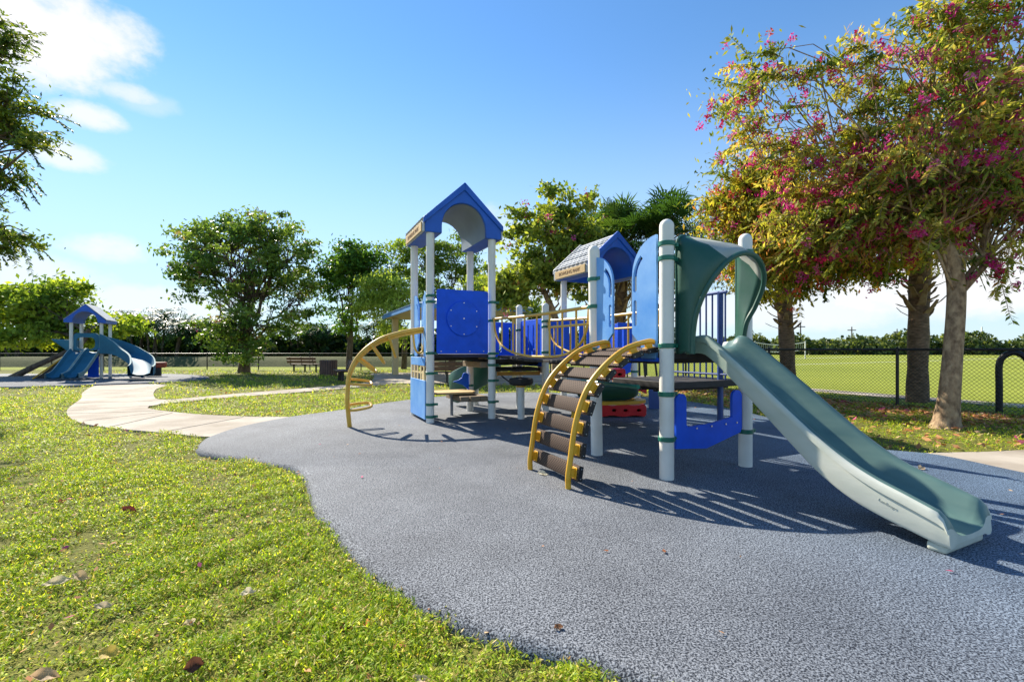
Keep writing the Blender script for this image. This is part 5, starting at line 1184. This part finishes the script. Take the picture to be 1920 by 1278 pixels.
for (x0, x1, y0, y1, dens, sz) in [(-3.2, 2.2, 1.35, 3.0, 24000, 1.0), (-5.2, .5, 3.0, 5.0, 14000, 1.15), (-8.5, 0, 5.0, 8.0, 4200, 1.5), (-13, 1, 8.0, 12.5, 1700, 2.1), (-18, 4, 12.5, 18, 280, 3.4), (4.3, 11, 5.4, 10.5, 1500, 1.7), (3.6, 9, 10.5, 16, 500, 2.4), (-24, 2, 18, 27, 90, 5.0)]:
    x, y = scatter(rng, x0, x1, y0, y1, dens); n = len(x)
    if n == 0: continue
    d1 = fbm(x, y, 3.1, .7) + .5 * fbm(x, y, 11, 2.1); keep = rng.random(n) < np.clip(.62 + .6 * d1, .1, 1); x, y, d1 = x[keep], y[keep], d1[keep]; n = len(x)
    # tufts: small rosettes of leaves around shared points
    tx = np.repeat(x[::5], 5)[:n] + rng.normal(0, .013 * sz, n); ty = np.repeat(y[::5], 5)[:n] + rng.normal(0, .013 * sz, n); ok = free(tx, ty, [pad_poly, path_poly]) | (rng.random(n) < .25); tx, ty = np.where(ok, tx, x), np.where(ok, ty, y)
    dd = np.repeat(d1[::5], 5)[:n]
    az = rng.uniform(0, 2 * math.pi, n); tilt = rng.uniform(.05, 1.0, n); D = np.stack([np.cos(az) * np.cos(tilt), np.sin(az) * np.cos(tilt), np.sin(tilt)], 1); S = np.stack([-np.sin(az), np.cos(az), rng.normal(0, .25, n)], 1); S = unit(S)
    L_ = rng.uniform(.014, .038, n) * sz ** .75 * (1 + .25 * dd); W_g = rng.uniform(.004, .010, n) * sz ** .9; hgt = rng.uniform(.0, .034, n) * np.clip(.9 + 1.1 * dd, .15, 2.0) * sz ** .3
    P = np.stack([tx, ty, GZ + .006 + hgt + np.abs(D[:, 2]) * L_ / 2], 1); V.append(leafquads(P, D, S, L_, W_g))
    c = palette(rng, n, [(.075, .13, .014, 2.4), (.14, .20, .02, 3), (.22, .265, .028, 3), (.27, .29, .05, .8), (.40, .33, .18, 1.0), (.2, .11, .05, .45)], .3)
    g = np.clip(.5 + .5 * fbm(tx, ty, 1.1, 4.2), 0, 1)[:, None]; c = c * (1 - .25 * g) + np.array([.06, .14, .012]) * .25 * g; CO.append(c)
o = quads('lawn_grass', np.concatenate(V), np.clip(np.concatenate(CO) * np.array([2.5, 2.3, 1.8]), 0, 1), M['grass'], kind='stuff', label='weedy yellow-green lawn around the rubber surface'); o['category'] = 'grass'

LP = [(.5, .22, .09, 3), (.58, .3, .13, 2.5), (.34, .13, .06, 1.5), (.62, .42, .24, 1.5), (.55, .1, .2, .5)]
V = []; CO = []
for (x0, x1, y0, y1, nn, sz) in [(4.4, 11, 5.6, 10.6, 9000, .085), (3.4, 8, 10, 15, 3500, .11), (-5, 1, 1.5, 6, 700, .032), (-11, -2, 6, 14, 500, .07)]:
    x = rng.uniform(x0, x1, nn); y = rng.uniform(y0, y1, nn); m = free(x, y)
    if x0 > 3: dist = (x - F0.x) * FN.x + (y - F0.y) * FN.y; m &= (dist < .15) & (rng.random(nn) < np.exp(-((dist + .6) / 1.3) ** 2) * .85 + .12)
    x, y = x[m], y[m]; n = len(x); az = rng.uniform(0, 6.28, n); D = unit(np.stack([np.cos(az), np.sin(az), rng.normal(0, .35, n)], 1)); S = unit(np.cross(D, np.stack([rng.normal(0, .35, n), rng.normal(0, .35, n), np.ones(n)], 1)))
    L_ = sz * rng.uniform(.6, 1.5, n); P = np.stack([x, y, np.full(n, GZ + .045)], 1); V.append(leafquads(P, D, S, L_, L_ * .55)); CO.append(palette(rng, n, LP, .25))
n = 70; x = rng.uniform(-3, 5, n); y = 1.9 + 9 * rng.random(n) ** 1.3; m = in_poly(x, y, pad_poly); x, y = x[m], y[m]; n = len(x); az = rng.uniform(0, 6.28, n); D = unit(np.stack([np.cos(az), np.sin(az), rng.normal(0, .2, n)], 1)); S = unit(np.cross(D, np.stack([rng.normal(0, .3, n), rng.normal(0, .3, n), np.ones(n)], 1)))
L_ = rng.uniform(.012, .05, n); V.append(leafquads(np.stack([x, y, np.full(n, .012)], 1), D, S, L_, L_ * .5)); CO.append(palette(rng, n, LP, .25))
o = quads('leaf_litter', np.concatenate(V), np.clip(np.concatenate(CO), 0, 1), M['litter'], kind='stuff', label='scattered orange-brown dead leaves under the flowering trees'); o['category'] = 'leaf litter'

# large single leaves
def big_leaf(u, v, L_, W_, az, tilt, col, label, z=GZ + .045, curl=.5):
    L_ *= .8; W_ *= .95; col = tuple(min(.8, c * 1.25) for c in col); tilt += 14
    x, y = G(u, v, z); rows = []
    for i in range(9):
        t = i / 8; w = W_ * max(.03, math.sin(math.pi * (.03 + t * .95) ** .85) ** 1.15) * (1 + .08 * math.sin(t * 23 + u)); row = []
        for j in (-1, -.5, 0, .5, 1): row.append((L_ * (t - .5), w / 2 * j + .1 * L_ * math.sin(t * 3 + v), curl * w * abs(j) * .55 + .16 * L_ * (t - .35) ** 2 * 2 + .006 * math.sin(t * 9 + j * 3 + u)))
        rows.append(row)
    mb = MB(); mb.grid(rows); nm = tuple(int(c * 1000) for c in col)
    m = bpy.data.materials.get('dry_leaf_%d_%d_%d' % nm)
    if m is None:
        m = pbr('dry_leaf_%d_%d_%d' % nm, col, .65, .3, 40, bump=.3, bscale=90); nt = m.node_tree; N, L = nt.nodes, nt.links
        tl = N.new('ShaderNodeBsdfTranslucent'); tl.inputs['Color'].default_value = (*[min(1, c * 1.3) for c in col], 1); ms = N.new('ShaderNodeMixShader'); ms.inputs[0].default_value = .4
        L.new(N['Principled BSDF'].outputs[0], ms.inputs[1]); L.new(tl.outputs[0], ms.inputs[2]); L.new(ms.outputs[0], N['Material Output'].inputs[0])
    o = part('fallen_leaf', mb, m, angle=80); o.location = (x, y, z); o.rotation_euler = (R(tilt), R(tilt * .4), R(az)); tag(o, label, 'fallen leaf', 'large fallen leaves')
    return o
PALE = (.52, .42, .27); TANL = (.42, .3, .17); DKB = (.09, .035, .02); ORG = (.5, .25, .08); YEL = (.5, .36, .08)
big_leaf(108, 1092, .145, .06, 25, 12, PALE, 'long pale cream dead leaf on the lawn at far left')
big_leaf(152, 1082, .11, .055, 15, 20, TANL, 'tan curled leaf touching the long cream leaf')
big_leaf(195, 1134, .095, .04, 30, 15, (.45, .36, .25), 'small beige leaf below the cream pair on the lawn')
big_leaf(207, 1222, .10, .06, 12, 14, YEL, 'yellow dying leaf near the bottom-left of the lawn')
big_leaf(362, 1250, .085, .06, 50, 30, DKB, 'dark brown cupped leaf at the bottom edge of the lawn')
big_leaf(465, 1112, .085, .045, 35, 10, (.6, .5, .36), 'bright cream leaf in mid lawn with grass all around')
big_leaf(643, 1178, .085, .055, 75, 45, DKB, 'dark brown leaf standing up near the rubber edge')
big_leaf(686, 1166, .075, .04, 80, 55, ORG, 'orange leaf standing beside the dark upright leaf')
big_leaf(244, 957, .14, .07, 20, 25, (.13, .03, .02), 'dark red crumpled leaf on the middle of the lawn')
big_leaf(355, 1166, .06, .035, 60, 15, PALE, 'little pale leaf between the yellow leaf and mid lawn')
big_leaf(85, 1270, .12, .05, 20, 12, (.4, .27, .16), 'light brown leaf at the bottom-left corner')
big_leaf(790, 1272, .085, .035, 4, 8, PALE, 'straw-coloured flat leaf at the bottom by the rubber edge')
big_leaf(1047, 1176, .05, .03, 30, 8, (.2, .1, .05), 'small brown leaf alone on the front rubber surface', .006)
big_leaf(1018, 888, .13, .07, 5, 6, (.6, .55, .4), 'pale leaf on the rubber beside the arch climber foot', .006)
big_leaf(1727, 878, .12, .07, 10, 6, (.45, .33, .2), 'tan leaf on the blue rubber near the side path', .006)
big_leaf(115, 940, .07, .05, 70, 20, (.2, .07, .03), 'red-brown leaf at the left, near the shaded lawn')
